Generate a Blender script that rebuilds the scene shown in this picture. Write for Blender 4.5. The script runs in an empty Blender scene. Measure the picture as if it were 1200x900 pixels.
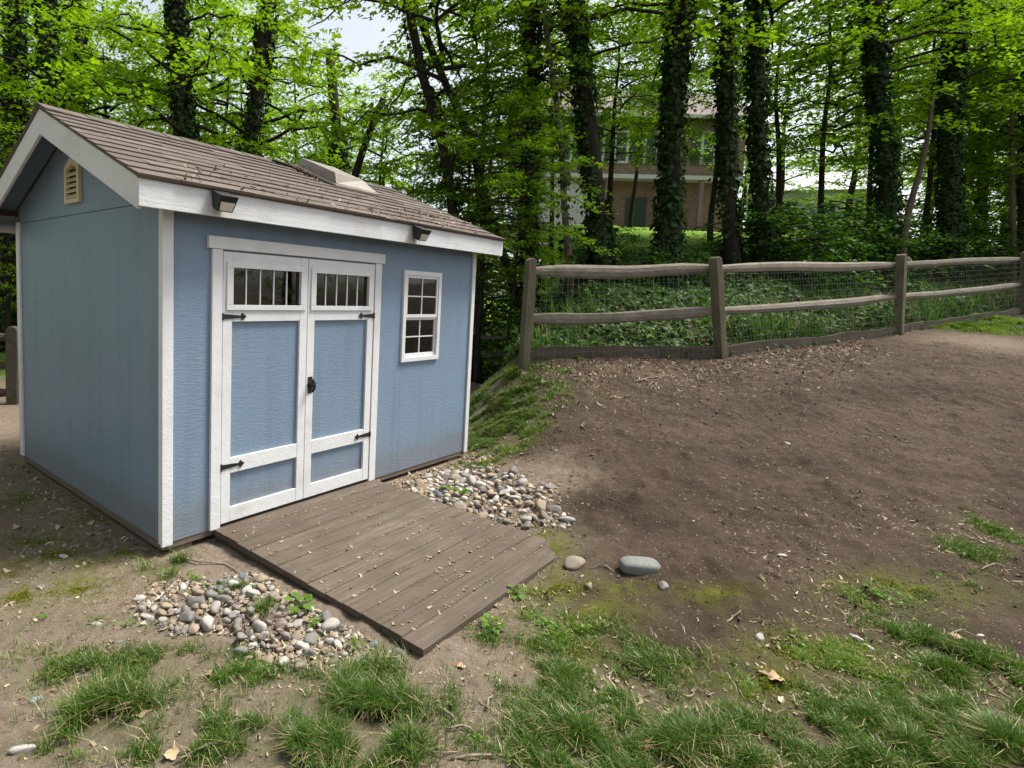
import bpy, math, random
import numpy as np
from mathutils import Vector, Matrix, Quaternion

random.seed(7)
rng = np.random.default_rng(11)
C = bpy.context.scene.collection
SC = bpy.context.scene
PI = math.pi

# ------------------------------------------------------------------ camera model (photo pixels, 1200 x 900)
PITCH, ROLL, F, CX, CY, HC = 0.0901, -0.0363, 679.13, 449.08, 404.76, 1.60
_c, _s = math.cos(PITCH), math.sin(PITCH)
_cr, _sr = math.cos(ROLL), math.sin(ROLL)
RIGHT, UP, FWD = Vector((1, 0, 0)), Vector((0, _s, _c)), Vector((0, _c, -_s))

def ray(px, py):
    a, b = (px - CX) / F, (CY - py) / F
    r, u = a * _cr + b * _sr, -a * _sr + b * _cr
    return RIGHT * r + UP * u + FWD

def at(px, py, d):
    """World point on the sight line through a photo pixel, d metres away in depth."""
    return Vector((0, 0, HC)) + ray(px, py) * d

# ------------------------------------------------------------------ noise and terrain
def vnoise(x, y, seed=0):
    x = np.asarray(x, float); y = np.asarray(y, float)
    xi = np.floor(x).astype(np.int64); yi = np.floor(y).astype(np.int64)
    fx = x - xi; fy = y - yi
    fx = fx * fx * (3 - 2 * fx); fy = fy * fy * (3 - 2 * fy)
    def h(a, b):
        v = (a * 374761393 + b * 668265263 + seed * 974634777) & 0xffffffff
        v = ((v ^ (v >> 13)) * 1274126177) & 0xffffffff
        return ((v ^ (v >> 16)) & 0xffff) / 65535.0
    a = h(xi, yi) * (1 - fx) + h(xi + 1, yi) * fx
    b = h(xi, yi + 1) * (1 - fx) + h(xi + 1, yi + 1) * fx
    return a * (1 - fy) + b * fy

def fbm(x, y, seed=0, o=4):
    s = 0; a = .5
    for i in range(o):
        s = s + a * vnoise(x * 2 ** i, y * 2 ** i, seed + i * 17); a *= .5
    return s

def sstep(a, b, x):
    t = np.clip((np.asarray(x, float) - a) / (b - a), 0, 1)
    return t * t * (3 - 2 * t)

FENCE_XY = [(1.80, 7.34), (4.666, 7.97), (9.145, 10.308), (14.284, 13.052), (20.46, 16.114)]
_fx = np.array([-30] + [p[0] for p in FENCE_XY] + [60.]); _fy = np.array([6.9] + [p[1] for p in FENCE_XY] + [36.5])

def fence_dist(X, Y):
    return (np.asarray(Y, float) - np.interp(X, _fx, _fy)) * .9

TH = 0.8406
S = 1.1
SX, SY, SZ = -1.1518 * S, 3.0288 * S, 0.06
CU, CV = (math.cos(TH), math.sin(TH)), (-math.sin(TH), math.cos(TH))
SL, SW = 2.8914 * S, 2.311 * S

def shed_uv(X, Y):
    dx, dy = np.asarray(X, float) - SX, np.asarray(Y, float) - SY
    return dx * CU[0] + dy * CU[1], dx * CV[0] + dy * CV[1]

def shed_xy(u, v):
    return SX + u * CU[0] + v * CV[0], SY + u * CU[1] + v * CV[1]

def terrain0(X, Y):
    X = np.asarray(X, float); Y = np.asarray(Y, float)
    q = np.clip((X - .25 * np.maximum(Y - 7.4, 0) - 1.05 * sstep(8.0, 11.2, Y) - .76) / 1.2, 0, 1)
    w = .45 * q + .55 * q * q * (3 - 2 * q)
    w2 = sstep(.0, 1.1, X - .245 * Y)
    yy = np.maximum(Y - 2, 0)
    base = (.156 + .012 * np.exp(-((Y - 7.7) / 1.2) ** 2)) * (np.sqrt(yy * yy + .3) - .55 + .03)
    base = np.maximum(base, 0)
    s = fence_dist(X, Y)
    bank = .24 * np.clip(s - .15, 0, 4.8) + .04 * np.maximum(s - 4.95, 0)
    z = base * w + bank * w2
    return np.where(z > 4.2, 4.2 + .5 * np.tanh((z - 4.2) / .5), z)

def terrain(X, Y):
    X = np.asarray(X, float); Y = np.asarray(Y, float)
    n = (fbm(X * .7, Y * .7, 3, 3) - .45) * .10 + (fbm(X * 3.1, Y * 3.1, 5, 3) - .45) * .035
    u, v = shed_uv(X, Y)
    away = np.maximum(np.maximum(-u - 0, u - SL), np.maximum(-v, v - SW))
    k = sstep(0.0, .5, away)
    inramp = (u > .1) & (u < 2.0) & (v < .1) & (v > -1.9)
    k = np.where(inramp, .35 * k, k)
    return terrain0(X, Y) + n * (.15 + .85 * k) - .012

def detail(X, Y):
    """lumps of the bare earth"""
    a = vnoise(X * 17, Y * 17, 31); b = vnoise(X * 41, Y * 41, 32)
    c = vnoise(X * 6, Y * 6, 33)
    return (a ** 2 * .018 + b ** 2 * .010 + c ** 3 * .012) * (.35 + .9 * c) * (1 + .9 * sstep(.9, 1.8, X))

def ground_hit(px, py):
    d = ray(px, py); t = 1.0
    o = Vector((0, 0, HC))
    prev = t
    while t < 80:
        p = o + d * t
        if p.z < float(terrain(p.x, p.y)):
            lo, hi = prev, t
            for _ in range(18):
                m = (lo + hi) / 2; p = o + d * m
                if p.z < float(terrain(p.x, p.y)): hi = m
                else: lo = m
            return o + d * hi
        prev = t; t *= 1.02
    return o + d * 30

def tz(x, y):
    return float(terrain(x, y))

# ------------------------------------------------------------------ object helpers
def tag(o, label=None, cat=None, group=None, kind=None):
    if label: o['label'] = label
    if cat: o['category'] = cat
    if group: o['group'] = group
    if kind: o['kind'] = kind
    return o

def empty(name, loc=(0, 0, 0), rz=0.0, label=None, cat=None, group=None):
    o = bpy.data.objects.new(name, None); C.objects.link(o)
    o.location = loc; o.rotation_euler = (0, 0, rz); o.empty_display_size = .1
    return tag(o, label, cat, group)

def link(name, mesh, parent=None, loc=(0, 0, 0), rot=None):
    o = bpy.data.objects.new(name, mesh); C.objects.link(o)
    if parent: o.parent = parent
    o.location = loc
    if rot is not None:
        o.rotation_mode = 'QUATERNION'; o.rotation_quaternion = rot
    return o

class MB:
    def __init__(s): s.v = []; s.f = []
    def quad_box(s, P):  # 8 points: bottom 4 ccw, top 4
        n = len(s.v); s.v += [tuple(p) for p in P]
        for q in ((3, 2, 1, 0), (4, 5, 6, 7), (0, 1, 5, 4), (1, 2, 6, 5), (2, 3, 7, 6), (3, 0, 4, 7)):
            s.f.append(tuple(n + i for i in q))
        return s
    def box(s, x0, x1, y0, y1, z0, z1):
        return s.quad_box([(x0, y0, z0), (x1, y0, z0), (x1, y1, z0), (x0, y1, z0), (x0, y0, z1), (x1, y0, z1), (x1, y1, z1), (x0, y1, z1)])
    def prism(s, poly, axis, a, b):
        """poly in the two other axes, extruded along axis from a to b"""
        n = len(s.v); k = len(poly)
        def mk(p, t):
            if axis == 0: return (t, p[0], p[1])
            if axis == 1: return (p[0], t, p[1])
            return (p[0], p[1], t)
        s.v += [mk(p, a) for p in poly] + [mk(p, b) for p in poly]
        s.f.append(tuple(n + i for i in range(k))[::-1]); s.f.append(tuple(n + k + i for i in range(k)))
        for i in range(k):
            j = (i + 1) % k; s.f.append((n + i, n + j, n + k + j, n + k + i))
        return s
    def tube(s, path, radii, sides=6, cap=True, squash=None, up=None):
        n0 = len(s.v); path = [Vector(p) for p in path]; m = len(path)
        ref = Vector(up) if up else None
        for i, p in enumerate(path):
            t = (path[min(i + 1, m - 1)] - path[max(i - 1, 0)])
            t = t.normalized() if t.length > 1e-9 else Vector((0, 0, 1))
            r0 = ref if ref is not None else (Vector((0, 0, 1)) if abs(t.z) < .9 else Vector((1, 0, 0)))
            a = t.cross(r0).normalized(); b = a.cross(t).normalized()
            rad = radii[i] if hasattr(radii, '__len__') else radii
            for k in range(sides):
                ang = 2 * PI * k / sides
                q = squash(i, ang) if squash else (1, 1)
                s.v.append(tuple(p + a * (math.cos(ang) * rad * q[0]) + b * (math.sin(ang) * rad * q[1])))
        for i in range(m - 1):
            for k in range(sides):
                k2 = (k + 1) % sides
                s.f.append((n0 + i * sides + k, n0 + i * sides + k2, n0 + (i + 1) * sides + k2, n0 + (i + 1) * sides + k))
        if cap:
            s.f.append(tuple(n0 + k for k in range(sides))[::-1])
            s.f.append(tuple(n0 + (m - 1) * sides + k for k in range(sides)))
        return s
    def mesh(s, name, mat, smooth=False, bevel=0, segs=2):
        me = bpy.data.meshes.new(name); me.from_pydata(s.v, [], s.f)
        if mat: me.materials.append(mat)
        if bevel:
            import bmesh
            bm = bmesh.new(); bm.from_mesh(me)
            bmesh.ops.recalc_face_normals(bm, faces=bm.faces)
            es = [e for e in bm.edges if len(e.link_faces) == 2 and e.calc_face_angle(0) > .5]
            bmesh.ops.bevel(bm, geom=es, offset=bevel, segments=segs, profile=.6, affect='EDGES', clamp_overlap=True)
            bm.to_mesh(me); bm.free()
        else:
            import bmesh
            bm = bmesh.new(); bm.from_mesh(me); bmesh.ops.recalc_face_normals(bm, faces=bm.faces); bm.to_mesh(me); bm.free()
        if smooth:
            me.polygons.foreach_set('use_smooth', [True] * len(me.polygons))
        return me
    def build(s, name, mat, parent=None, smooth=False, bevel=0, segs=2):
        return link(name, s.mesh(name, mat, smooth, bevel, segs), parent)

def quads_mesh(name, V, nper, Q, mat, smooth=False):
    """V (N, nper, 3) vertex blocks, Q list of quads per block."""
    N = len(V); V = np.ascontiguousarray(V, np.float32).reshape(-1, 3)
    Q = np.array(Q, np.int32); q = len(Q)
    F_ = (Q[None] + (np.arange(N, dtype=np.int32) * nper)[:, None, None]).reshape(-1)
    me = bpy.data.meshes.new(name)
    me.vertices.add(len(V)); me.vertices.foreach_set('co', V.reshape(-1))
    me.loops.add(len(F_)); me.loops.foreach_set('vertex_index', F_)
    me.polygons.add(N * q)
    me.polygons.foreach_set('loop_start', np.arange(0, N * q * 4, 4, dtype=np.int32))
    me.polygons.foreach_set('loop_total', np.full(N * q, 4, np.int32))
    if smooth: me.polygons.foreach_set('use_smooth', np.ones(N * q, bool))
    me.update(calc_edges=True)
    if mat: me.materials.append(mat)
    return me

def norm(a):
    return a / np.maximum(np.linalg.norm(a, axis=-1, keepdims=True), 1e-9)

def leaves_mesh(name, P, N_, D, size, mat, wr=.42, fold=.12, lobes=False):
    """folded kite leaves: P base points, N_ normals, D pointing direction"""
    D = norm(D - (D * N_).sum(-1, keepdims=True) * N_); B = np.cross(N_, D)
    s = size[:, None]
    base = P; tip = P + D * s - N_ * s * .12
    l = P + D * s * .45 + B * s * wr + N_ * s * fold
    r = P + D * s * .45 - B * s * wr + N_ * s * fold
    if not lobes:
        return quads_mesh(name, np.stack([base, l, tip, r], 1), 4, [(0, 1, 2, 3)], mat)
    l2 = P + D * s * .12 + B * s * wr * 1.15 + N_ * s * fold
    r2 = P + D * s * .12 - B * s * wr * 1.15 + N_ * s * fold
    lm = P + D * s * .5 + B * s * wr * .55 + N_ * s * fold * .6
    rm = P + D * s * .5 - B * s * wr * .55 + N_ * s * fold * .6
    # base, l2, lm, tip / base, tip, rm, r2
    return quads_mesh(name, np.stack([base, l2, lm, tip, rm, r2], 1), 6, [(0, 1, 2, 3), (0, 3, 4, 5)], mat)

# ------------------------------------------------------------------ materials
class NT:
    def __init__(s, name):
        s.m = bpy.data.materials.new(name); s.m.use_nodes = True
        s.t = s.m.node_tree; s.t.nodes.clear()
        s.out = s.t.nodes.new('ShaderNodeOutputMaterial')
    def n(s, typ, **kw):
        nd = s.t.nodes.new(typ)
        for k, v in kw.items():
            if k == 'ins':
                for i, x in v.items():
                    if isinstance(x, bpy.types.NodeSocket): s.t.links.new(x, nd.inputs[i])
                    else: nd.inputs[i].default_value = x
            else: setattr(nd, k, v)
        return nd
    def link(s, a, b): s.t.links.new(a, b)
    def coord(s, scale=(1, 1, 1), kind='Object'):
        tc = s.n('ShaderNodeTexCoord')
        mp = s.n('ShaderNodeMapping', ins={0: tc.outputs[kind], 3: scale})
        return mp.outputs[0]
    def noise(s, vec, scale, detail=4, rough=.55):
        return s.n('ShaderNodeTexNoise', ins={'Vector': vec, 'Scale': scale, 'Detail': detail, 'Roughness': rough}).outputs[0]
    def ramp(s, fac, stops):
        r = s.n('ShaderNodeValToRGB', ins={0: fac}); e = r.color_ramp.elements
        while len(e) < len(stops): e.new(.5)
        for el, (p, c) in zip(e, stops):
            el.position = p; el.color = (*c, 1) if len(c) == 3 else c
        return r.outputs[0]
    def mix(s, fac, a, b, mode='MIX'):
        nd = s.n('ShaderNodeMix', data_type='RGBA', blend_type=mode)
        for i, x in ((0, fac), (6, a), (7, b)):
            if isinstance(x, bpy.types.NodeSocket): s.link(x, nd.inputs[i])
            else: nd.inputs[i].default_value = (*x, 1) if isinstance(x, tuple) and len(x) == 3 else x
        return nd.outputs[2]
    def math(s, op, a, b=0.0):
        nd = s.n('ShaderNodeMath', operation=op)
        for i, x in ((0, a), (1, b)):
            if isinstance(x, bpy.types.NodeSocket): s.link(x, nd.inputs[i])
            else: nd.inputs[i].default_value = x
        return nd.outputs[0]
    def bump(s, h, strength, dist):
        return s.n('ShaderNodeBump', ins={'Height': h, 'Strength': strength, 'Distance': dist}).outputs[0]
    def principled(s, color, rough=.7, bump=None, spec=.3, metallic=0.0):
        p = s.n('ShaderNodeBsdfPrincipled')
        for k, x in (('Base Color', color), ('Roughness', rough), ('Metallic', metallic), ('Specular IOR Level', spec)):
            if isinstance(x, bpy.types.NodeSocket): s.link(x, p.inputs[k])
            else: p.inputs[k].default_value = (*x, 1) if isinstance(x, tuple) else x
        if bump is not None: s.link(bump, p.inputs['Normal'])
        s.link(p.outputs[0], s.out.inputs[0]); return p
    def island(s): return s.n('ShaderNodeNewGeometry').outputs['Random Per Island']
    def objrand(s): return s.n('ShaderNodeObjectInfo').outputs['Random']

def leaf_mat(name, dark, light, transl=.45, tcol=(1.0, 1.25, .45), gloss=.05):
    m = NT(name)
    r = m.island()
    col = m.ramp(r, [(0, dark), (.6, tuple((a + b) / 2 for a, b in zip(dark, light))), (1, light)])
    big = m.noise(m.coord(), .8, 2)
    o = m.objrand()
    v = m.math('ADD', m.math('MULTIPLY', big, .7), m.math('MULTIPLY', o, .35))
    col = m.mix(m.math('MULTIPLY', v, .55), col, light)
    d = m.n('ShaderNodeBsdfDiffuse', ins={0: col})
    tc = m.mix(1.0, col, tcol, 'MULTIPLY')
    t = m.n('ShaderNodeBsdfTranslucent', ins={0: tc})
    mx = m.n('ShaderNodeMixShader', ins={0: transl, 1: d.outputs[0], 2: t.outputs[0]})
    g = m.n('ShaderNodeBsdfGlossy', ins={'Color': (.9, .95, .9, 1), 'Roughness': .42})
    mx2 = m.n('ShaderNodeMixShader', ins={0: gloss, 1: mx.outputs[0], 2: g.outputs[0]})
    m.link(mx2.outputs[0], m.out.inputs[0])
    return m.m

M = {}
M['leaf'] = leaf_mat('maple_leaf', (.075, .145, .010), (.20, .31, .018), .6, (1.25, 1.4, .30), gloss=.02)
M['leaf_far'] = leaf_mat('far_leaf', (.065, .13, .020), (.24, .37, .05), .58, (1.15,1.25,.4), gloss=.02)
M['leaf_shrub'] = leaf_mat('shrub_leaf', (.024, .068, .010), (.085, .17, .020), .42, gloss=.02)
M['ivy'] = leaf_mat('ivy_leaf', (.010, .024, .006), (.034, .066, .013), .2, gloss=.012)
M['ground_ivy'] = leaf_mat('ground_ivy_leaf', (.018, .050, .006), (.070, .135, .016), .3, gloss=.015)
M['grass'] = leaf_mat('grass_blade', (.028, .070, .009), (.090, .165, .020), .36, gloss=.015)
M['grass_lime'] = leaf_mat('lime_grass_blade', (.08, .14, .014), (.19, .265, .036), .36, gloss=.015)
M['straw'] = leaf_mat('straw_blade', (.20, .15, .075), (.36, .29, .16), .2, (1, 1, .8), .03)
M['moss'] = leaf_mat('moss', (.075, .095, .010), (.16, .17, .02), .2, gloss=.0)
M['weed'] = leaf_mat('weed_leaf', (.06, .13, .016), (.13, .23, .03), .4, gloss=.012)

def bark_mat(name, a, b, sc=1.0):
    m = NT(name); v = m.coord((9 * sc, 9 * sc, 1.6 * sc))
    n1 = m.noise(v, 2.2, 6, .65); n2 = m.noise(m.coord(), 5, 3)
    col = m.mix(n2, m.ramp(n1, [(.3, a), (.7, b)]), a)
    m.principled(col, .9, m.bump(n1, .9, .03), .1); return m.m
M['bark'] = bark_mat('bark', (.018, .015, .011), (.065, .054, .042))
M['bark_pale'] = bark_mat('pale_bark', (.085, .07, .05), (.20, .165, .12))

def paint_mat(name, base, var, stain=False, grain_axis=None, bumpk=.5):
    m = NT(name)
    v = m.coord((14, 14, 95)) if grain_axis is None else m.coord(grain_axis)
    g = m.noise(v, 1.0, 5, .6)
    v2 = m.coord((60, 60, 60)); g2 = m.noise(v2, 1.0, 3, .7)
    big = m.noise(m.coord(), 2.3, 4)
    col = m.mix(m.math('MULTIPLY', big, .8), base, var)
    col = m.mix(m.ramp(g, [(.25, (.10,) * 3), (.42, (0,) * 3)]), col, tuple(c * .55 for c in base))
    # chalky worn flecks
    fl = m.ramp(m.noise(m.coord((38, 38, 120)), 1.0, 2), [(.70, (0,) * 3), (.78, (.35,) * 3)])
    col = m.mix(fl, col, tuple(min(1, c * 1.6 + .03) for c in base))
    if stain:
        tc = m.n('ShaderNodeTexCoord'); sp = m.n('ShaderNodeSeparateXYZ', ins={0: tc.outputs['Object']})
        hgt = m.math('ADD', sp.outputs[2], m.math('MULTIPLY', m.noise(m.coord((14, 14, 9)), 1.0, 6, .7), -.30))
        st = m.ramp(hgt, [(0.0, (.40,) * 3), (.05, (.18,) * 3), (.14, (.06,) * 3), (.32, (0,) * 3)])
        stk = m.noise(m.coord((11, 11, .7)), 1.0, 5, .6)
        col = m.mix(m.ramp(stk, [(.48, (0,) * 3), (.72, (.30,) * 3)]), col, tuple(c * .62 for c in base))
        col = m.mix(st, col, (.165, .128, .092))
    if not stain:
        col = m.mix(m.ramp(m.noise(m.coord((3, 3, 3)), 1.0, 6, .7), [(.50, (0,) * 3), (.74, (.45,) * 3)]), col, tuple(c * s_ for c, s_ in zip(base, (.72, .68, .60))))
    h = m.math('ADD', m.math('MULTIPLY', g, .8), m.math('MULTIPLY', g2, .5))
    m.principled(col, .5, m.bump(h, bumpk, .006), .4); return m.m
M['blue'] = paint_mat('blue_siding_paint', (.150, .218, .298), (.185, .25, .325), True, None, .6)
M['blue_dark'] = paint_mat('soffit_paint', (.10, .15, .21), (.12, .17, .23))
M['white'] = paint_mat('white_trim_paint', (.59, .60, .60), (.67, .67, .66), False, (9, 9, 9), .7)
M['white_grain'] = paint_mat('white_fascia_paint', (.54, .55, .55), (.62, .63, .63), False, (5, 60, 70), .5)
M['cream'] = paint_mat('cream_vent_plastic', (.50, .43, .25), (.54, .47, .28), False, (5, 5, 5), .1)

def plain(name, col, rough=.6, spec=.3, metallic=0.0, var=.25, sc=25):
    m = NT(name); n = m.noise(m.coord(), sc, 4)
    c = m.mix(n, tuple(x * (1 - var) for x in col), tuple(min(1, x * (1 + var)) for x in col))
    m.principled(c, rough, m.bump(n, .15, .004), spec, metallic); return m.m
M['black'] = plain('black_iron', (.012, .012, .013), .45, .4)
M['lens'] = plain('lamp_lens', (.55, .52, .45), .2, .5)
M['inside'] = plain('bare_plywood', (.045, .035, .025), .9, .1)
M['skylight'] = plain('weathered_translucent_plastic', (.20, .175, .148), .45, .3, var=.35, sc=6)
M['rope'] = plain('wire', (.16, .16, .15), .6, .3, .5)

def wood_mat(name, a, b, c, sc=1.0, axis=(2, 30, 30), moss=0.0):
    m = NT(name)
    n1 = m.noise(m.coord(tuple(x * sc for x in axis)), 1.0, 6, .65)
    n2 = m.noise(m.coord(), 3.5, 4)
    col = m.ramp(n1, [(.25, a), (.55, b), (.8, c)])
    isl = m.island()
    col = m.mix(m.math('MULTIPLY', isl, .55), col, a)
    col = m.mix(m.ramp(n2, [(.42, (0,) * 3), (.72, (.6,) * 3)]), col, a)
    if moss:
        n3 = m.noise(m.coord(), 7, 5, .65)
        col = m.mix(m.ramp(n3, [(.56, (0,) * 3), (.70, (moss,) * 3)]), col, (.085, .095, .03))
    m.principled(col, .85, m.bump(n1, .7, .006), .15); return m.m
M['deck'] = wood_mat('ramp_plank_wood', (.066, .051, .038), (.124, .099, .076), (.185, .154, .124), 1, (3, 45, 45), .12)
M['deck_side'] = wood_mat('ramp_side_wood', (.05, .038, .027), (.085, .066, .046), (.13, .105, .075), 1, (45, 3, 45), .5)
M['skid'] = wood_mat('skid_wood', (.11, .085, .06), (.18, .145, .11), (.25, .215, .175), 1, (4, 4, 40))
M['fence'] = wood_mat('weathered_fence_wood', (.13, .11, .085), (.26, .23, .185), (.40, .37, .31), 1, (4, 34, 34), .45)
M['post'] = wood_mat('fence_post_wood', (.10, .085, .055), (.19, .165, .115), (.28, .25, .18), 1, (34, 34, 4), .6)
M['twig'] = wood_mat('twig_wood', (.13, .10, .075), (.26, .215, .17), (.40, .35, .29), 1, (20, 20, 20))

def shingle_mat():
    m = NT('asphalt_shingle'); isl = m.island()
    g = m.noise(m.coord(), 260, 2, .8); n = m.noise(m.coord(), 3, 5)
    col = m.ramp(isl, [(0, (.075, .060, .050)), (.5, (.104, .085, .072)), (1, (.138, .116, .099))])
    col = m.mix(m.math('MULTIPLY', g, .75), col, (.165, .142, .124))
    col = m.mix(m.ramp(n, [(.45, (0,) * 3), (.75, (.45,) * 3)]), col, (.085, .070, .056))
    m.principled(col, .95, m.bump(g, .5, .004), .1); return m.m
M['shingle'] = shingle_mat()

def glass_mat():
    m = NT('window_glass')
    tr = m.n('ShaderNodeBsdfTransparent', ins={0: (.07, .075, .07, 1)})
    gl = m.n('ShaderNodeBsdfGlossy', ins={'Color': (1, 1, 1, 1), 'Roughness': .03})
    n = m.noise(m.coord(), 3, 2); 
    m.link(m.bump(n, .06, .02), gl.inputs['Normal'])
    fr = m.n('ShaderNodeFresnel', ins={0: 1.75})
    mx = m.n('ShaderNodeMixShader', ins={0: fr.outputs[0], 1: tr.outputs[0], 2: gl.outputs[0]})
    m.link(mx.outputs[0], m.out.inputs[0]); return m.m
M['glass'] = glass_mat()

def stone_mat(name, a, b):
    m = NT(name); o = m.objrand()
    n = m.noise(m.coord(), 9, 6, .65); n2 = m.noise(m.coord(), 60, 3, .7)
    col = m.mix(o, a, b)
    col = m.mix(m.ramp(n, [(.35, (.55,) * 3), (.6, (0,) * 3)]), col, tuple(x * .6 for x in a))
    col = m.mix(m.ramp(n2, [(.62, (0,) * 3), (.75, (.35,) * 3)]), col, (.55, .53, .49))
    m.principled(col, .75, m.bump(n2, .35, .004), .25); return m.m
STONES = {
 'grey': stone_mat('grey_stone', (.135, .128, .115), (.23, .215, .19)),
 'pale': stone_mat('pale_stone', (.29, .27, .24), (.40, .38, .34)),
 'tan': stone_mat('tan_stone', (.225, .175, .12), (.30, .24, .175)),
 'brown': stone_mat('brown_stone', (.19, .15, .12), (.27, .225, .18)),
 'slate': stone_mat('slate_stone', (.10, .115, .125), (.20, .22, .225)),
}

def ground_mat():
    m = NT('yard_ground')
    at_ = lambda nm: m.n('ShaderNodeAttribute', attribute_name=nm).outputs['Fac']
    v = m.coord((1, 1, 1), 'Object')
    n1 = m.noise(v, 2.2, 6, .6); n2 = m.noise(v, 22, 6, .7); n3 = m.noise(v, 110, 4, .75); n4 = m.noise(v, 330, 3, .8)
    n0 = m.noise(m.coord((.55, 1.3, 1)), 1.0, 5, .6)
    light = m.mix(n1, (.165, .126, .091), (.31, .248, .188))
    darkd = m.mix(m.ramp(m.math('ADD', m.math('MULTIPLY', n1, .5), m.math('MULTIPLY', n0, .5)), [(.36, (0,) * 3), (.64, (1,) * 3)]), (.040, .027, .017), (.108, .077, .052))
    col = m.mix(at_('dark'), light, darkd)
    col = m.mix(m.ramp(n2, [(.34, (.65,) * 3), (.52, (0,) * 3)]), col, m.mix(at_('dark'), (.10, .075, .055), (.045, .032, .024)))
    col = m.mix(m.ramp(n3, [(.56, (0,) * 3), (.74, (.55,) * 3)]), col, m.mix(at_('dark'), (.40, .335, .26), (.23, .185, .145)))
    vor = m.n('ShaderNodeTexVoronoi', ins={'Vector': v, 'Scale': 55.0, 'Randomness': 1.0})
    vsel = m.n('ShaderNodeSeparateColor', ins={0: vor.outputs['Color']}).outputs[0]
    fleck = m.math('MULTIPLY', m.ramp(vor.outputs['Distance'], [(.16, (1,) * 3), (.26, (0,) * 3)]), m.ramp(vsel, [(.86, (0,) * 3), (.88, (.8,) * 3)]))
    col = m.mix(fleck, col, m.mix(vsel, (.30, .24, .17), (.42, .36, .28)))
    mo = m.math('MULTIPLY', at_('moss'), m.ramp(m.noise(v, 9, 5, .7), [(.38, (0,) * 3), (.55, (1,) * 3)]))
    col = m.mix(mo, col, m.mix(n2, (.075, .085, .014), (.16, .165, .028)))
    gr = m.math('MULTIPLY', at_('grass'), m.ramp(m.noise(v, 6, 5, .7), [(.30, (0,) * 3), (.60, (.9,) * 3)]))
    col = m.mix(gr, col, m.mix(n2, (.045, .065, .018), (.115, .135, .040)))
    lw = at_('lawn')
    col = m.mix(lw, col, m.mix(m.noise(v, 1.5, 5), (.10, .20, .018), (.19, .32, .035)))
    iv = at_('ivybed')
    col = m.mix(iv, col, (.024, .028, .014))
    col = m.mix(m.ramp(n4, [(.36, (.55,) * 3), (.5, (0,) * 3)]), col, m.mix(at_('dark'), (.14, .108, .08), (.032, .023, .017)))
    h = m.math('ADD', m.math('ADD', m.math('MULTIPLY', n2, 1.0), m.math('MULTIPLY', n3, .5)), m.math('MULTIPLY', n4, .22))
    m.principled(col, .95, m.bump(h, 1.0, .026), .12); return m.m
M['ground'] = ground_mat()

# ------------------------------------------------------------------ patches of grass and moss (photo pixels -> world ellipses)
def patch(px, py, rx, ry):
    c = ground_hit(px, py); d = (c - Vector((0, 0, HC))).dot(FWD)
    a = ground_hit(px, py - ry); b = ground_hit(px, py + ry)
    return c.x, c.y, rx * d / F, max(.05, abs(a.y - b.y) / 2)

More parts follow.
